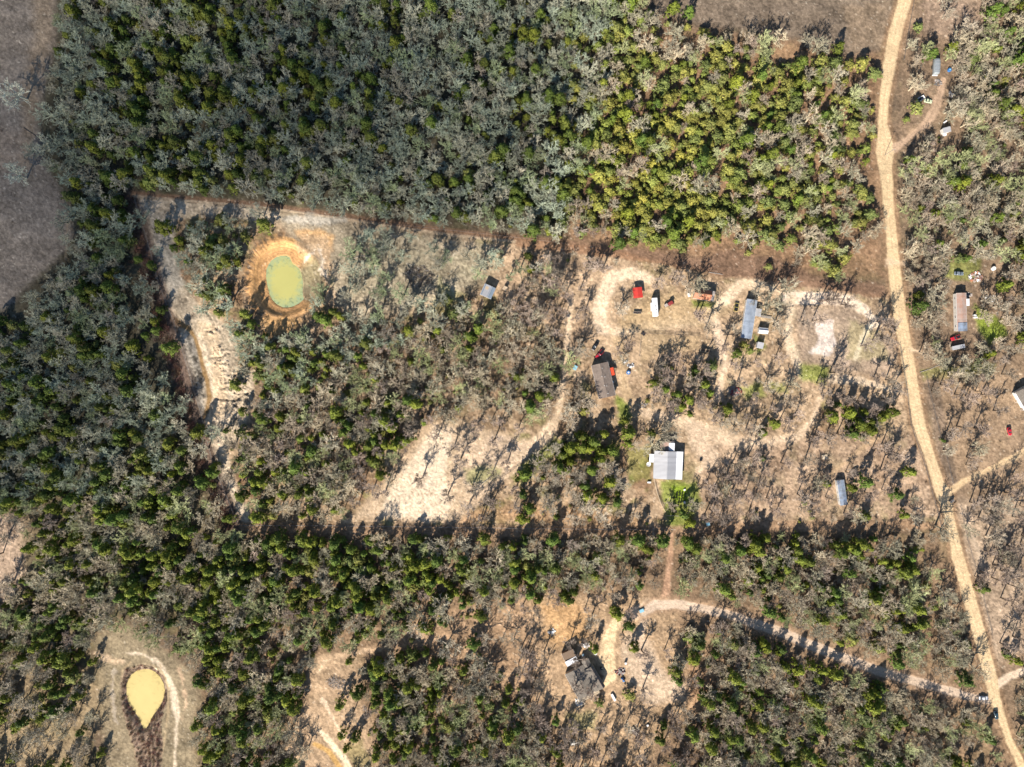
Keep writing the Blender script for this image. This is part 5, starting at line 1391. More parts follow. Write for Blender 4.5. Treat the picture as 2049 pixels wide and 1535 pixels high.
trailer('brown flat trailer with a pale front edge in the yard below the track', 1412, 701.5, math.radians(-12), 5.2, 1.6, 'brown', 'pale_wood')
trailer('old grey flatbed trailer among bare trees below the shingled house', 1270, 1466, math.radians(-45), 4.5, 1.6, 'grey_wood', 'steel')

# ---------------------------------------------------------------- smaller things
def thing(name, label, cat, px, py, rz=0, z=.4, group=None, lm=None):
    g = hz(px, py); p = at(px, py, z); t = empty(name, (p.x, p.y, g), rz); tag(t, label, cat, group)
    if lm: LM.append((lm, px, py))
    return t
def crate(label, px, py, d, m, rz=0, name='crate', cat='crate', group=None):
    t = thing(name, label, cat, px, py, rz, d[2], group)
    q = MB(); q.box((0, 0, d[2] / 2), (d[0], d[1], d[2])); q.build('body', M[m], t)
    q = MB(); q.box((0, 0, d[2] + .03), (d[0] + .08, d[1] + .08, .06)); q.build('lid', M[m], t)
    q = MB(); [q.box((x * d[0] * .42, s * (d[1] / 2 + .02), d[2] / 2), (.07, .04, d[2])) for x in (-1, 1) for s in (-1, 1)]; q.build('batten', M['grey_wood' if m not in ('white', 'steel') else 'steel'], t)
    return t
def barrel(label, px, py, r, h_, m, name='barrel', cat='barrel', group=None, lid='white'):
    t = thing(name, label, cat, px, py, 0, h_, group)
    q = MB(); q.lathe([(0, 0), (r * .95, 0), (r, h_ * .1), (r, h_ * .48), (r * 1.03, h_ * .5), (r, h_ * .52), (r, h_ * .95), (r * .9, h_), (0, h_)], (0, 0, 0), 20); q.build('drum', M[m], t)
    q = MB(); q.lathe([(0, 0), (r * .45, 0), (r * .45, .06), (0, .06)], (0, 0, h_), 14); q.build('lid', M[lid], t)
    return t
def tyre(label, px, py, r=.45, n=1, group=None, m='rubber'):
    t = thing('old_tyre', label, 'tyre', px, py, 0, .3, group)
    q = MB(); q.lathe([(r * .5, 0), (r * .9, 0), (r, .08), (r, .22), (r * .9, .3), (r * .5, .3), (r * .5, 0)], (0, 0, 0), 18); q.build('tread', M[m], t)
    q = MB(); q.lathe([(0, .05), (r * .5, .05), (r * .5, .12), (0, .12)], (0, 0, 0), 12); q.build('hub', M['steel'], t)
barrel('round blue and white tub beside the grove right of the brown-roofed house', 1257.5, 745.5, 1.0, .9, 'blue', 'pool_tub', 'tub'); LM.append(('blue tub', 1257, 745))
barrel('white round water tank with a dark cap beside the sandy lower driveway', 1191.5, 1307.5, .9, 1.9, 'white', 'water_tank', 'tank', lid='black'); LM.append(('white water tank', 1191, 1307))
barrel('dark round stock tank beside the narrow path on the tan slope', 1137, 632, .9, .8, 'steel', 'stock_tank', 'tank', lid='black')
barrel('blue plastic drum right of the silver trailer', 1901.5, 139, .9, 1.0, 'blue', lid='cyan')
barrel('pale blue drum with a dark lid at the upper corner of the shingled house', 1167, 1311, .7, 1.1, 'car_grey', lid='cyan')
barrel('black round grill beside the right wall of the shingled house', 1204, 1338, .75, 1.0, 'rubber', 'grill', 'grill', lid='steel')
barrel('white round tank on the grass above the long rusty mobile home', 1989, 537, 1.0, 1.2, 'white', 'water_tank', 'tank', lid='offwhite')
barrel('dark barrel left of the grassy patch by the rusty mobile home', 1875, 563, .7, 1.0, 'rubber', lid='black')
crate('long white box standing below the shingled house near the sandy driveway', 1227.3, 1395.5, (3.7, 1.1, .9), 'white', math.radians(-62), 'chest_freezer', 'freezer')
crate('small white chair-sized cabinet in the middle of the lower yard', 1251.8, 1327.5, (.9, .9, 1.1), 'white', .3, 'cabinet', 'cabinet')
crate('white metal box at the lower end of the pale grey shed', 1891, 269, (1.4, 1.2, 1.0), 'white', .2, 'cabinet', 'cabinet')
crate('narrow white sheet-topped bench above the pale grey shed', 1892, 243.5, (1.6, .6, .8), 'white', .6, 'bench', 'bench')
crate('white freezer standing on the grass right of the long rusty mobile home', 1952.5, 635.5, (1.7, .8, .9), 'white', 0, 'chest_freezer', 'freezer')
crate('small white cabinet just above the white freezer by the rusty mobile home', 1951.5, 630.8, (1.2, .5, 1.3), 'white', -.2, 'cabinet', 'cabinet')
crate('grey roadside utility box with a dark opening where the right driveway meets the road', 1905.5, 1002.5, (2.0, 1.2, 1.3), 'steel', math.radians(40), 'utility_box', 'utility box'); LM.append(('roadside utility box', 1905, 1002))
crate('square pale plank platform among the bare trees left of the blue-roofed trailer', 1650.5, 914.5, (2.6, 2.2, .4), 'pale_wood', .1, 'platform', 'platform'); LM.append(('pale platform', 1650, 914))
crate('white cooler on the grass at the lower left corner of the barn', 1299, 965.5, (1.7, .7, .8), 'white', 0, 'cooler', 'cooler')
crate('pale blue tarp-covered box under the trees left of the brown-roofed house', 1151, 736, (1.6, 2.2, .9), 'cyan', -.5, 'covered_box', 'box')
crate('small brown crate right of the pale blue covered box', 1158, 730.5, (1.4, 1.3, .8), 'brown', .3)
crate('grey metal cabinet lying beside the narrow path, upper left of the brown-roofed house', 1140.5, 707.5, (1.5, 1.1, .7), 'steel', .5, 'cabinet', 'cabinet')
crate('small dark red box at the path edge left of the grey metal cabinet', 1136.5, 702, (1.0, .9, .6), 'dark_red', .2)
crate('white folded table at the drive edge above the blue tub', 1252, 724, (2.0, .8, .6), 'white', .5, 'table', 'table')
crate('small dark box standing at the drive edge above the white folded table', 1242, 714.5, (.8, .7, .6), 'black', .2)
crate('small black box on the bare ground right of the barn', 1402.5, 920.5, (1.1, .9, .7), 'black', .1)
crate('low white wall block at the upper left corner of the rust-red roofed house', 1379, 590, (1.0, 1.8, 1.0), 'white', .2)
crate('pale blue box parked at the roadside bend above the lower yard', 1284, 1222.5, (2.2, 1.5, .8), 'cyan', .4, 'covered_box', 'box')
crate('small white storage box among the trees below the lower yard track', 1296, 1452, (.9, .8, .7), 'white', .3)
crate('pale grey cabinet right of the garden bottom in the trees', 1417, 1049, (1.5, 1.6, 1.2), 'cyan', .3, 'cabinet', 'cabinet')
# blue quad bike
t = thing('quad_bike', 'blue quad bike parked by the scrap pile in the lower yard', 'quad bike', 1246.5, 1360, math.radians(-60), .8, lm='blue quad bike')
q = MB(); q.loft([(-1.1, .35, .5, .85), (-.6, .55, .5, 1.0), (0, .3, .5, 1.0), (.7, .55, .5, 1.0), (1.2, .4, .5, .8)], 12, 4); q.build('body', M['blue'], t, smooth=True)
q = MB(); q.box((-.25, 0, 1.05), (.8, .35, .14)); q.build('seat', M['black'], t); q = MB(); q.tube([(.4, -.45, 1.2), (.4, .45, 1.2)], .03, 5); q.build('handlebar', M['steel'], t)
wheels(t, (-.75, .8), .6, .32)
# motorbike-like scrap next to it
def pile(name, label, cat, px, py, R, n, mats, seed, hgt=.8, lm=None):
    """a heap whose every stick or sheet belongs to one object per material"""
    t = thing(name, label, cat, px, py, 0, .3, lm=lm); r = random.Random(seed)
    for mi_, m in enumerate(mats):
        q = MB()
        for i in range(n // len(mats)):
            a_ = r.uniform(0, 6.28); d = R * math.sqrt(r.random()); x, y = d * math.cos(a_), d * math.sin(a_) * .75
            z = r.uniform(.05, hgt) * (1 - d / R * .6)
            if m in ('charred', 'branch_wood', 'brown'):
                l = r.uniform(.8, 2.6); b_ = r.uniform(0, 3.14); e = r.uniform(-.15, .15)
                q.tube([(x - math.cos(b_) * l / 2, y - math.sin(b_) * l / 2, z - e), (x, y, z + r.uniform(-.1, .1)), (x + math.cos(b_) * l / 2, y + math.sin(b_) * l / 2, z + e)], [.05, .07, .03], 4)
            else: q.box((x, y, z), (r.uniform(.5, 1.6), r.uniform(.3, .9), r.uniform(.03, .3)), r.uniform(0, 3.14), r.uniform(-.2, .2), r.uniform(-.2, .2))
        q.build({'charred': 'sticks', 'branch_wood': 'branches', 'brown': 'boards'}.get(m, 'scrap_sheets'), M[m], t)
    return t
pile('scrap_pile', 'heap of dark motor scrap with a pink-red panel beside the blue quad bike', 'scrap pile', 1241, 1343, 2.4, 40, ['black', 'steel', 'dark_red', 'concrete'], 1, lm='lower yard scrap pile')
pile('brush_pile', 'large dark burnt brush pile with white scraps on the slope right of the orange-banked pond', 'brush pile', 838, 553, 7.5, 420, ['charred', 'charred', 'branch_wood', 'brown'], 2, 1.2, 'burnt brush pile')
pile('brush_pile', 'heap of pale grey branches in the lower clearing above the sandy ruts', 'brush pile', 672, 1366, 4.5, 150, ['branch_wood', 'charred', 'branch_wood'], 3, 1.0, 'pale branch heap')
pile('scrap_pile', 'rusty reddish scrap heap on the grass right of the sandy track', 'scrap pile', 1471, 783, 3.2, 60, ['rust_pale', 'dark_red', 'grey_wood', 'steel'], 4, .7, 'rusty scrap heap')
pile('scrap_pile', 'heap of red-brown sheets and white scraps above the long rusty mobile home', 'scrap pile', 1952, 555, 3.4, 70, ['rust_sheet', 'white', 'rust_pale', 'concrete'], 5, .9, 'red-brown scrap heap')
pile('scrap_pile', 'dark scrap heap right of the grassy strip by the rusty mobile home', 'scrap pile', 1981, 598, 2.6, 50, ['steel', 'black', 'rust_pale', 'white'], 6, .8, 'dark scrap heap')
pile('scrap_pile', 'narrow heap of dark scrap at the right wall of the rusty mobile home', 'scrap pile', 1938, 590, 1.6, 26, ['steel', 'black', 'concrete'], 7, .8)
pile('scrap_pile', 'scatter of white and grey scrap above the sandy lower driveway', 'scrap pile', 1172, 1291, 1.8, 24, ['white', 'steel', 'concrete'], 8, .5)
pile('scrap_pile', 'scatter of pale scrap under the trees at the far left of the lower yard', 'scrap pile', 1106, 1265, 2.0, 26, ['offwhite', 'white', 'pale_wood'], 9, .4)
pile('scrap_pile', 'pale planks and white scraps along the lower edge of the plank deck', 'scrap pile', 1160, 1405, 2.8, 44, ['offwhite', 'pale_wood', 'brown', 'white'], 10, .5)
pile('scrap_pile', 'grey scrap strewn under the trees below the shingled house', 'scrap pile', 1148, 1487, 2.2, 28, ['steel', 'offwhite', 'charred'], 11, .4)
pile('scrap_pile', 'dark debris beside the right driveway edge above the blue tub', 'scrap pile', 1262, 731, 1.5, 20, ['black', 'steel', 'white'], 12, .4)
pile('scrap_pile', 'broken boards lying across the clearing below the brown-roofed house', 'scrap pile', 1290, 812, 2.0, 24, ['brown', 'grey_wood', 'charred'], 13, .4)
pile('scrap_pile', 'strewn grey scrap at the lower end of the silver trailer', 'scrap pile', 1876, 166, 2.2, 26, ['steel', 'concrete', 'charred'], 14, .4)
pile('scrap_pile', 'pale scrap at the right side of the upper driveway', 'scrap pile', 1905, 190, 2.0, 20, ['offwhite', 'galv_light', 'grey_wood'], 15, .4)
pile('scrap_pile', 'dark scrap at the upper left of the boundary of the fenced pen', 'scrap pile', 1287, 668, 1.3, 16, ['charred', 'black'], 16, .4)
# fallen trunks
def log(label, pts, r=.16, m='branch_wood'):
    px, py = pts[0]; t = thing('fallen_log', label, 'log', px, py, 0, 0)
    w0 = Vector((t.location.x, t.location.y, 0)); q = MB(); P_ = []
    for i, (x, y) in enumerate(pts):
        v = at(x, y, 0); P_.append((v.x - w0.x, v.y - w0.y, hz(x, y) - hz(px, py) + r))
    q.tube(P_, [r * (1 - .5 * i / len(pts)) for i in range(len(pts))], 7); q.build('trunk', M[m], t)
    q = MB(); rr = random.Random(int(px))
    for i in range(5):
        k = rr.uniform(.3, 1); a = P_[-1]; b = P_[0]; s = Vector(b).lerp(Vector(a), k)
        q.tube([s, s + Vector((rr.uniform(-1.4, 1.4), rr.uniform(-1.4, 1.4), rr.uniform(.1, .6)))], [r * .4, .02], 4)
    q.build('branch', M[m], t)
log('curved pale fallen trunk on the sandy field above the lower boundary', [(940, 985), (952, 982), (964, 968), (985, 953)], .2)
log('dark fallen trunk on the upper left field', [(47, 256), (58, 263), (72, 272)], .16, 'charred')
log('long thin pale log in the brown strip of ground right of the red carport track', [(1418, 545), (1432, 547), (1446, 549)], .14)
log('pale broken log on the grey bank above the orange-banked pond', [(700, 520), (722, 512), (745, 514)], .15)
log('thin grey log at the roadside above the long rusty mobile home', [(1840, 745), (1862, 738), (1880, 730)], .14)
log('short pale log beside the tiny gabled hut', [(1032, 890), (1036, 896), (1042, 903)], .14)

# garden beds and pots below the barn
t0 = None; k = 0
GP = [(1354.5, 986), (1360, 985), (1365, 987), (1354, 990.5), (1364, 993), (1360, 991), (1353.5, 995.5), (1347.8, 996), (1359, 999), (1363.5, 999.5), (1348, 1003.5), (1358, 1004.8), (1362.5, 1004.8), (1346.3, 1011), (1357, 1012), (1361.8, 1013), (1371.5, 988), (1371, 993), (1370, 1001), (1369.5, 1007), (1347.3, 1025), (1353, 1025), (1359, 1025.5), (1332, 1001)]
pot = MB(); pot.lathe([(.30, 0), (.36, .35), (.42, .36), (.42, .42), (.34, .42), (.33, .36)], (0, 0, 0), 14)
soil = MB(); soil.lathe([(0, .34), (.33, .34)], (0, 0, 0), 14)
pm = pot.mesh('pot', M['rubber']); sm = soil.mesh('soil', M['charred'])
pl = brush_clump(77, .5, .5, 24).mesh('plant', M['grass'])
for (px, py) in GP:
    row = 'topmost' if py < 992 else ('upper' if py < 1000 else ('middle' if py < 1008 else ('lower' if py < 1020 else 'bottom')))
    t = thing('garden_planter', f'dark round garden planter in the {row} row of the fenced garden below the barn', 'planter', px, py, 0, 0, f'garden planters, {row} row')
    for nm, me in (('pot', pm), ('soil', sm), ('plant', pl)):
        o = bpy.data.objects.new(nm, me); o.parent = t; COL.objects.link(o)
        if nm == 'plant': o.location = (0, 0, .32); o['tint'] = [.6, .8, .6]
crate('white sack-like box at the upper right corner of the garden', 1370, 980.5, (.9, .7, .6), 'white', .4)
crate('white bucket box at the lower right of the garden planters', 1370, 1005.5, (.7, 1.0, .7), 'white', .2)

# ---------------------------------------------------------------- fences
def fence(label, pts, step=3.0, h_=1.2, rails=2, pm_='post', rm='steel', rr_=.03, pr=.07, group=None, top=None):
    px, py = pts[0]; t = thing('fence', label, 'fence', px, py, 0, 0, group)
    o0 = Vector(t.location); P_ = []
    for i in range(len(pts) - 1):
        a, b = at(*pts[i]), at(*pts[i + 1]); n = max(1, int((b - a).length / step))
        for k in range(n + (1 if i == len(pts) - 2 else 0)):
            q = a.lerp(b, k / n); X_, Y_ = to_px(q.x, q.y); P_.append(Vector((q.x, q.y, hz(X_, Y_))) - o0)
    for p in P_[:100]:
        q = MB(); q.box((0, 0, h_ / 2 - .1), (pr * 2, pr * 2, h_ + .2)); q.build('post', M[pm_], t, p)
    for k in range(rails):
        z = h_ * (k + 1) / rails - .08
        q = MB(); q.tube([p + Vector((0, 0, z)) for p in P_], rr_, 4); q.build('rail', M[rm], t)
fence('long wire fence along the straight lower property line', [(480, 1050.5), (700, 1052), (920, 1055), (1150, 1058), (1310, 1060)], 6.5, 1.3, 3, rr_=.05)
fence('wire fence down the left boundary beside the eroded gully', [(270, 398), (296, 480), (317, 560), (345, 640), (372, 720), (400, 820), (428, 930), (478, 1048)], 7.0, 1.3, 3, rr_=.05)
fence('low dark fence running diagonally from the sandy path to the pale field', [(1116, 866), (1105, 880), (1060, 914), (1020, 945), (990, 962), (940, 1002)], 4, 1.2, 3, rr_=.05, rm='charred')
fence('wire fence along the upper boundary track', [(272, 394), (520, 414), (760, 446), (1000, 472), (1130, 488)], 7.0, 1.2, 2, rr_=.03)
fence('rail fence along the top of the square brown pen', [(1283, 667), (1310, 668), (1350, 670), (1398, 672)], 3.5, 1.3, 3, rr_=.05, rm='charred')
fence('rail fence down the left side of the square brown pen', [(1283, 667), (1281, 690), (1279, 712)], 3.0, 1.3, 2, rr_=.04)
fence('pale rail fence curving along the left of the garden below the barn', [(1308, 958.5), (1314, 985), (1322, 1008), (1331, 1024)], 3.0, 1.2, 3, pm_='pale_wood', rm='pale_wood', rr_=.07)
fence('wooden fence along the bottom of the garden', [(1333, 1031.5), (1350, 1031.5), (1366, 1034)], 2.5, 1.2, 3, pm_='grey_wood', rm='grey_wood', rr_=.07)
fence('wire fence along the left edge of the lower dirt road', [(1799, 690), (1812, 770), (1822, 850), (1852, 940), (1876, 1030), (1888, 1080)], 5.0, 1.2, 2, rr_=.05)
fence('wire fence on the right bank of the lower dirt road', [(1852, 752), (1872, 840), (1895, 920), (1905, 965)], 5.0, 1.2, 2, rr_=.04)
fence('wire fence right of the tree-cleared slope beside the lower road', [(1921, 1015), (1935, 1080), (1958, 1160), (1985, 1270)], 6.0, 1.2, 2, rr_=.04)
fence('thin fence along the upper right edge of the dirt road', [(1828, 0), (1818, 60), (1808, 120)], 5.0, 1.1, 2, rr_=.04)
# pole with crossarm
t = thing('utility_pole', 'utility pole with a pale crossarm at the head of the reddish path below the garden', 'utility pole', 1346, 1059, 0, 7)
q = MB(); q.tube([(0, 0, -.5), (0, 0, 8.5)], [.16, .11], 8); q.build('pole', M['grey_wood'], t)
q = MB(); q.box((-.4, 0, 8.2), (3.0, .14, .14)); q.build('crossarm', M['pale_wood'], t)
for x in (-1.7, -.4, .9): q = MB(); q.lathe([(0, 0), (.09, 0), (.12, .12), (.06, .24), (0, .26)], (x, 0, 8.28), 8); q.build('insulator', M['white'], t)
for label, px, py, lean in (('grey power pole standing alone right of the pale driveway junction', 1771, 310, .0), ('power pole beside the sandy yard track', 1590, 568, 0)):
    t = thing('utility_pole', label, 'utility pole', px, py, 0, 0)
    q = MB(); q.tube([(0, 0, -.5), (0, 0, 8.5)], [.15, .10], 8); q.build('pole', M['grey_wood'], t)
    q = MB(); q.box((0, 0, 8.1), (2.0, .12, .12)); q.build('crossarm', M['grey_wood'], t)
LM += [('orange-banked pond', 567, 562), ('yellow pond', 290, 1390), ('fenced garden', 1352, 1005)]
# ---------------------------------------------------------------- individual trees
INFO = {'oak': ('bare_oak_tree', 'bare tree', 'bare grey-barked oaks'), 'slim': ('slender_bare_tree', 'bare tree', 'slender bare trees'),
        'cedar': ('cedar_tree', 'evergreen tree', 'dark green cedars'), 'bush': ('evergreen_shrub', 'shrub', 'leafy evergreen shrubs')}
def lookof(kind, sc_, t):
    size = 'small' if sc_ < .8 else ('broad' if sc_ > 1.12 else 'mid-sized')
    if kind == 'oak': c = 'greenish grey' if t[1] >= t[0] else ('pale tan' if t[0] > .95 else 'brownish grey'); return f'{size} {c} bare oak'
    if kind == 'slim': return f'{size} slender leafless tree with an open crown'
    if kind == 'cedar': c = 'yellow-green' if t[0] > 1.1 else ('dark green' if t[0] < .85 else 'olive green'); return f'{size} {c} cedar'
    c = 'bright yellow-green' if t[0] > 1.1 else ('dark green' if t[0] < .8 else 'mid green'); return f'{size} {c} leafy shrub'
WOODS = [(P(1140, 0, 1760, 0, 1790, 590, 1130, 480), 'in the bright green thicket left of the upper dirt road'),
         (P(590, -50, 1140, -50, 1130, 490, 590, 430), 'in the grey wood above the middle of the boundary track'),
         (P(-50, -50, 590, -50, 590, 430, 268, 396, -50, 640), 'in the dark wood at the upper left above the gully'),
         (P(-50, 396, 268, 396, 345, 650, 405, 840, 400, 860, -50, 860), 'in the wood left of the eroded gully'),
         (P(-50, 860, 405, 860, 490, 1060, 480, 1260, -50, 1260), 'in the lower left wood above the yellow pond'),
         (P(-50, 1260, 480, 1260, 480, 1600, -50, 1600), 'around the yellow pond at the lower left'),
         (P(490, 1056, 930, 1056, 930, 1600, 480, 1600), 'in the green wood below the long property line'),
         (P(930, 1056, 1340, 1056, 1330, 1200, 1060, 1200, 1060, 1600, 930, 1600), 'in the wood left of the grey-brown roofed house'),
         (P(1340, 1050, 1910, 1056, 1990, 1400, 1330, 1205), 'in the wood between the property line and the pale lane'),
         (P(1310, 1225, 1990, 1400, 2060, 1600, 1380, 1600), 'in the lower right wood below the pale lane'),
         (P(1060, 1190, 1340, 1190, 1400, 1600, 1060, 1600), 'in the yard around the grey-brown roofed house'),
         (P(1790, -50, 2100, -50, 2100, 740, 1830, 740), 'in the wood right of the upper dirt road'),
         (P(1830, 740, 2100, 740, 2100, 1400, 1990, 1400), 'on the open ground right of the lower dirt road'),
         (P(480, 640, 1130, 640, 1100, 860, 860, 850, 700, 1050, 480, 1050), 'in the brown wood below the orange-banked pond'),
         (P(1000, 860, 1250, 840, 1250, 1050, 1000, 1050), 'in the grove left of the white-roofed barn'),
         (P(660, 430, 1180, 490, 1180, 700, 660, 640), 'on the tan slope right of the orange-banked pond'),
         (P(1180, 500, 1850, 580, 1850, 850, 1180, 850), 'among the sandy yards inside the clearing'),
         (P(1250, 850, 1890, 850, 1890, 1056, 1250, 1056), 'on the brown ground right of the white-roofed barn')]

def zone(px, py):
    for poly, t in WOODS:
        if inp(px, py, poly): return t
    return 'near the edge of the wooded land'
chosen = {k: [] for k in INFO}
rest = []
for i, t in enumerate(TREES):
    if -12 < t[7] < 2061 and -12 < t[8] < 1547:
        bonus = .6 if i < nsp else 0
        chosen[t[0]].append((t[4] + bonus, i))
    else: rest.append(i)
indiv = []
for k in chosen:
    l = sorted(chosen[k], reverse=True); indiv += [i for _, i in l[:300]]; rest += [i for _, i in l[300:]]
seen = {}
recs = []
def dirword(dx, dy):
    a = math.degrees(math.atan2(-dy, dx)) % 360
    return ['right of', 'up and right of', 'above', 'up and left of', 'left of', 'down and left of', 'below', 'down and right of'][int(((a + 22.5) % 360) // 45)]
for i in indiv:
    kind, v, bx, by, s_, rot, t, px, py, nm = TREES[i]
    look = lookof(kind, s_, t)
    best = min(LM, key=lambda q: (q[1] - px) ** 2 + (q[2] - py) ** 2); dist = math.hypot(best[1] - px, best[2] - py)
    if dist < 75: lab = f'{look} {"just " if dist < 38 else ""}{dirword(px - best[1], py - best[2])} the {best[0]}'
    else: lab = f'{look} {zone(px, py)}'
    lab = ' '.join(lab.split()[:16])
    recs.append((i, lab)); seen.setdefault(lab, []).append(i)
for i, lab in recs:
    kind, v, bx, by, s_, rot, t, px, py, nm = TREES[i]
    g = INFO[kind][2] if len(seen[lab]) == 1 else INFO[kind][2] + ': ' + lab
    root = empty(INFO[kind][0], ((bx - W2) * S, (H2 - by) * S, hz(bx, by)), rot)
    root.scale = (s_, s_, s_ * (1.0 if kind != 'bush' else .9))
    tag(root, lab, INFO[kind][1], INFO[kind][2] if len(seen[lab]) == 1 else g)
    for nm_, me in (('trunk', KINDS[kind][v][0]), ('crown', KINDS[kind][v][1])):
        o = bpy.data.objects.new(nm_, me); o.parent = root; o['tint'] = list(t); COL.objects.link(o)

# ---------------------------------------------------------------- the rest of each wood: one object per kind, instanced
def joined(meshes, name):
    me = bpy.data.meshes.new(name); v = []; f = []; mi = []
    mats = []
    for m_ in meshes:
        b = len(v); v += [tuple(q.co) for q in m_.vertices]
        if m_.materials[0] not in mats: mats.append(m_.materials[0])
        k = mats.index(m_.materials[0])
        for p_ in m_.polygons: f.append(tuple(j + b for j in p_.vertices)); mi.append(k)
    me.from_pydata(v, [], f)
    for mm in mats: me.materials.append(mm)
    me.polygons.foreach_set('material_index', mi); me.update()
    return me
def scatter(name, protos, pts, label=None):
    """pts: (variant, x, y, z, scale, rot, tint)"""
    if not pts: return
    pc = bpy.data.collections.new(name + '_models')
    for i, me in enumerate(protos):
        pc.objects.link(bpy.data.objects.new(f'{name}_model_{i:02d}', me))
    me = bpy.data.meshes.new(name)
    me.from_pydata([(p[1], p[2], p[3]) for p in pts], [], [])
    for nm, ty, data in (('vidx', 'INT', [p[0] for p in pts]), ('scl', 'FLOAT', [p[4] for p in pts]), ('rot', 'FLOAT', [p[5] for p in pts])):
        a_ = me.attributes.new(nm, ty, 'POINT'); a_.data.foreach_set('value', data)
    a_ = me.attributes.new('tint', 'FLOAT_VECTOR', 'POINT'); a_.data.foreach_set('vector', [c for p in pts for c in p[6]])
    o = bpy.data.objects.new(name, me); COL.objects.link(o); tag(o, label, kind='stuff')
    ng = bpy.data.node_groups.new(name, 'GeometryNodeTree')
    ng.interface.new_socket('Geometry', in_out='INPUT', socket_type='NodeSocketGeometry')
    ng.interface.new_socket('Geometry', in_out='OUTPUT', socket_type='NodeSocketGeometry')
    N = ng.nodes; L = ng.links
    gi = N.new('NodeGroupInput'); go = N.new('NodeGroupOutput')
    ci = N.new('GeometryNodeCollectionInfo'); ci.inputs[0].default_value = pc; ci.inputs[1].default_value = True; ci.inputs[2].default_value = True
    ip = N.new('GeometryNodeInstanceOnPoints'); ip.inputs['Pick Instance'].default_value = True
    def na(nm, ty):
        n = N.new('GeometryNodeInputNamedAttribute'); n.data_type = ty; n.inputs[0].default_value = nm
        return n.outputs[0]
    L.new(gi.outputs[0], ip.inputs['Points']); L.new(ci.outputs[0], ip.inputs['Instance'])
    L.new(na('vidx', 'INT'), ip.inputs['Instance Index'])
    cx = N.new('ShaderNodeCombineXYZ'); L.new(na('rot', 'FLOAT'), cx.inputs[2]); L.new(cx.outputs[0], ip.inputs['Rotation'])
    L.new(na('scl', 'FLOAT'), ip.inputs['Scale'])
    L.new(ip.outputs[0], go.inputs[0])
    md = o.modifiers.new('scatter', 'NODES'); md.node_group = ng
    return o
def w3(bx, by): return ((bx - W2) * S, (H2 - by) * S, hz(bx, by))
PJ = {k: [joined([a_, b_], k) for a_, b_ in KINDS[k]] for k in KINDS}
for k, nm in (('oak', 'bare_woodland'), ('slim', 'slender_woodland'), ('cedar', 'cedar_woodland'), ('bush', 'shrub_thicket')):
    pts = []
    for i in rest:
        t = TREES[i]
        if t[0] == k: pts.append((t[1], *w3(t[2], t[3]), t[4], t[5], t[6]))
    scatter(nm, PJ[k], pts)
scatter('leafy_undergrowth', PJ['bush'], [(u[1], *w3(u[2], u[3]), u[4], u[5], u[6]) for u in UNDER if u[0] == 'bush'])
scatter('bare_undergrowth', PJ['oak'], [(u[1], *w3(u[2], u[3]), u[4], u[5], u[6]) for u in UNDER if u[0] == 'oak'])
# dry brush: reed fringe of the yellow pond, strip by the gully, scattered tufts
rB = random.Random(9); pts = []
for _ in range(1700):
    px, py = rB.uniform(236, 340), rB.uniform(1325, 1600)
    if inp(px, py, FR) and not inp(px, py, POND2): pts.append((rB.randrange(3), *w3(px, py), rB.uniform(.5, 1.0), rB.uniform(0, 6.28), (rB.uniform(.9, 1.6), rB.uniform(.85, 1.4), rB.uniform(.9, 1.4))))
for _ in range(1300):
    t_ = rB.random(); c_ = [(265, 396), (290, 480), (320, 600), (352, 700), (392, 850), (425, 950), (470, 1060)]
    i_ = min(int(t_ * 6), 5); f_ = t_ * 6 - i_
    px = c_[i_][0] * (1 - f_) + c_[i_ + 1][0] * f_ - 2 - abs(rB.gauss(0, 14)); py = c_[i_][1] * (1 - f_) + c_[i_ + 1][1] * f_ + rB.gauss(0, 6)
    pts.append((rB.randrange(3), *w3(px, py), rB.uniform(.6, 1.5), rB.uniform(0, 6.28), (rB.uniform(.8, 1.2), rB.uniform(.7, 1.0), rB.uniform(.75, 1.0))))
for _ in range(15000):
    px, py = rB.uniform(-100, 2150), rB.uniform(-100, 1640)
    if fld(roadm, px, py) > .1 or inp(px, py, POND1) or inp(px, py, POND2): continue
    v_ = fld(NOTREE, px, py)
    if fld(trm, px, py) > .5: continue
    if v_ > .6 and rB.random() < .9: continue
    if cell(BA, px, py) + cell(EA, px, py) < 5.5 and rB.random() < .6: continue
    k_ = rB.choice([(1, 1, 1), (.7, .65, .6), (1.2, 1.15, 1.0), (.9, .95, .7)])
    pts.append((rB.randrange(3), *w3(px, py), rB.uniform(.2, .75), rB.uniform(0, 6.28), k_))
scatter('dry_brush', brush_m, pts)
pts = []
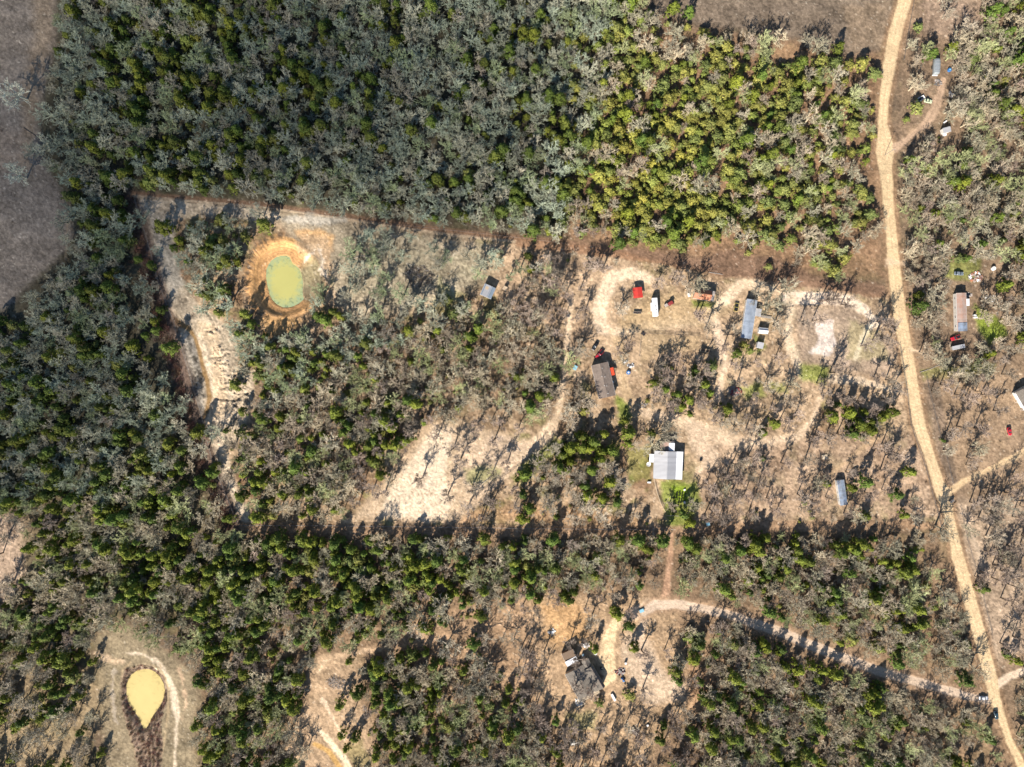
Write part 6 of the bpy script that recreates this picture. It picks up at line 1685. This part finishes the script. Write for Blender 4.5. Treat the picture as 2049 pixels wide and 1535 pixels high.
for poly, n_ in ((P(1234, 792, 1258, 810, 1262, 850, 1240, 850), 260), (P(1385, 602, 1430, 606, 1425, 616, 1388, 612), 160), (P(1320, 962, 1395, 965, 1400, 1010, 1380, 1052, 1335, 1050, 1325, 1000), 220), (P(1950, 610, 2000, 640, 2015, 670, 1980, 690, 1955, 660), 600), (P(1600, 730, 1660, 735, 1650, 770, 1600, 760), 250)):
    x0, x1 = min(p[0] for p in poly), max(p[0] for p in poly); y0, y1 = min(p[1] for p in poly), max(p[1] for p in poly)
    for _ in range(n_):
        px, py = rB.uniform(x0, x1), rB.uniform(y0, y1)
        if inp(px, py, poly): pts.append((rB.randrange(2), *w3(px, py), rB.uniform(.35, .7), rB.uniform(0, 6.28), (1, 1.1, .8)))
scatter('grass_tufts', tuft_m, pts)

# ---------------------------------------------------------------- clouds standing between the sun and the upper-left woods (above the camera)
def cloud(px, py, z, rx, ry, rz_, dens, seed):
    g = at(px, py, 0); k = z / math.tan(SUN_EL)
    c = Vector((g.x - SH[0] * k, g.y - SH[1] * k, z))
    f = MB(); n = 28; m_ = 14; vs = []; fs = []
    r = random.Random(seed); ph = [r.uniform(0, 6.28) for _ in range(6)]
    for j in range(m_ + 1):
        th = math.pi * j / m_
        for i in range(n):
            a_ = 2 * math.pi * i / n
            lump = 1 + .13 * math.sin(3 * a_ + ph[0]) * math.sin(th) + .10 * math.sin(5 * a_ + 2 * th + ph[1]) * math.sin(th) + .06 * math.sin(9 * a_ + ph[2]) * math.sin(th)
            vs.append((rx * lump * math.sin(th) * math.cos(a_), ry * lump * math.sin(th) * math.sin(a_), rz_ * math.cos(th)))
    for j in range(m_):
        for i in range(n):
            i2 = (i + 1) % n; fs.append((j * n + i, (j + 1) * n + i, (j + 1) * n + i2, j * n + i2))
    f.add(vs, fs)
    m, nt, b = newmat('cloud_vapour'); nt.nodes.remove(b)
    vp = nt.nodes.new('ShaderNodeVolumePrincipled'); vp.inputs['Density'].default_value = dens; vp.inputs['Color'].default_value = (.9, .9, .9, 1)
    nt.links.new(vp.outputs[0], nt.nodes['Material Output'].inputs['Volume'])
    o = f.build('cloud', m, loc=c); o['kind'] = 'structure'
    return o
cloud(330, 150, 760, 130, 88, 30, .0115, 1)
cloud(830, 170, 800, 95, 74, 28, .0095, 2)
cloud(60, 600, 740, 76, 108, 26, .0120, 3)
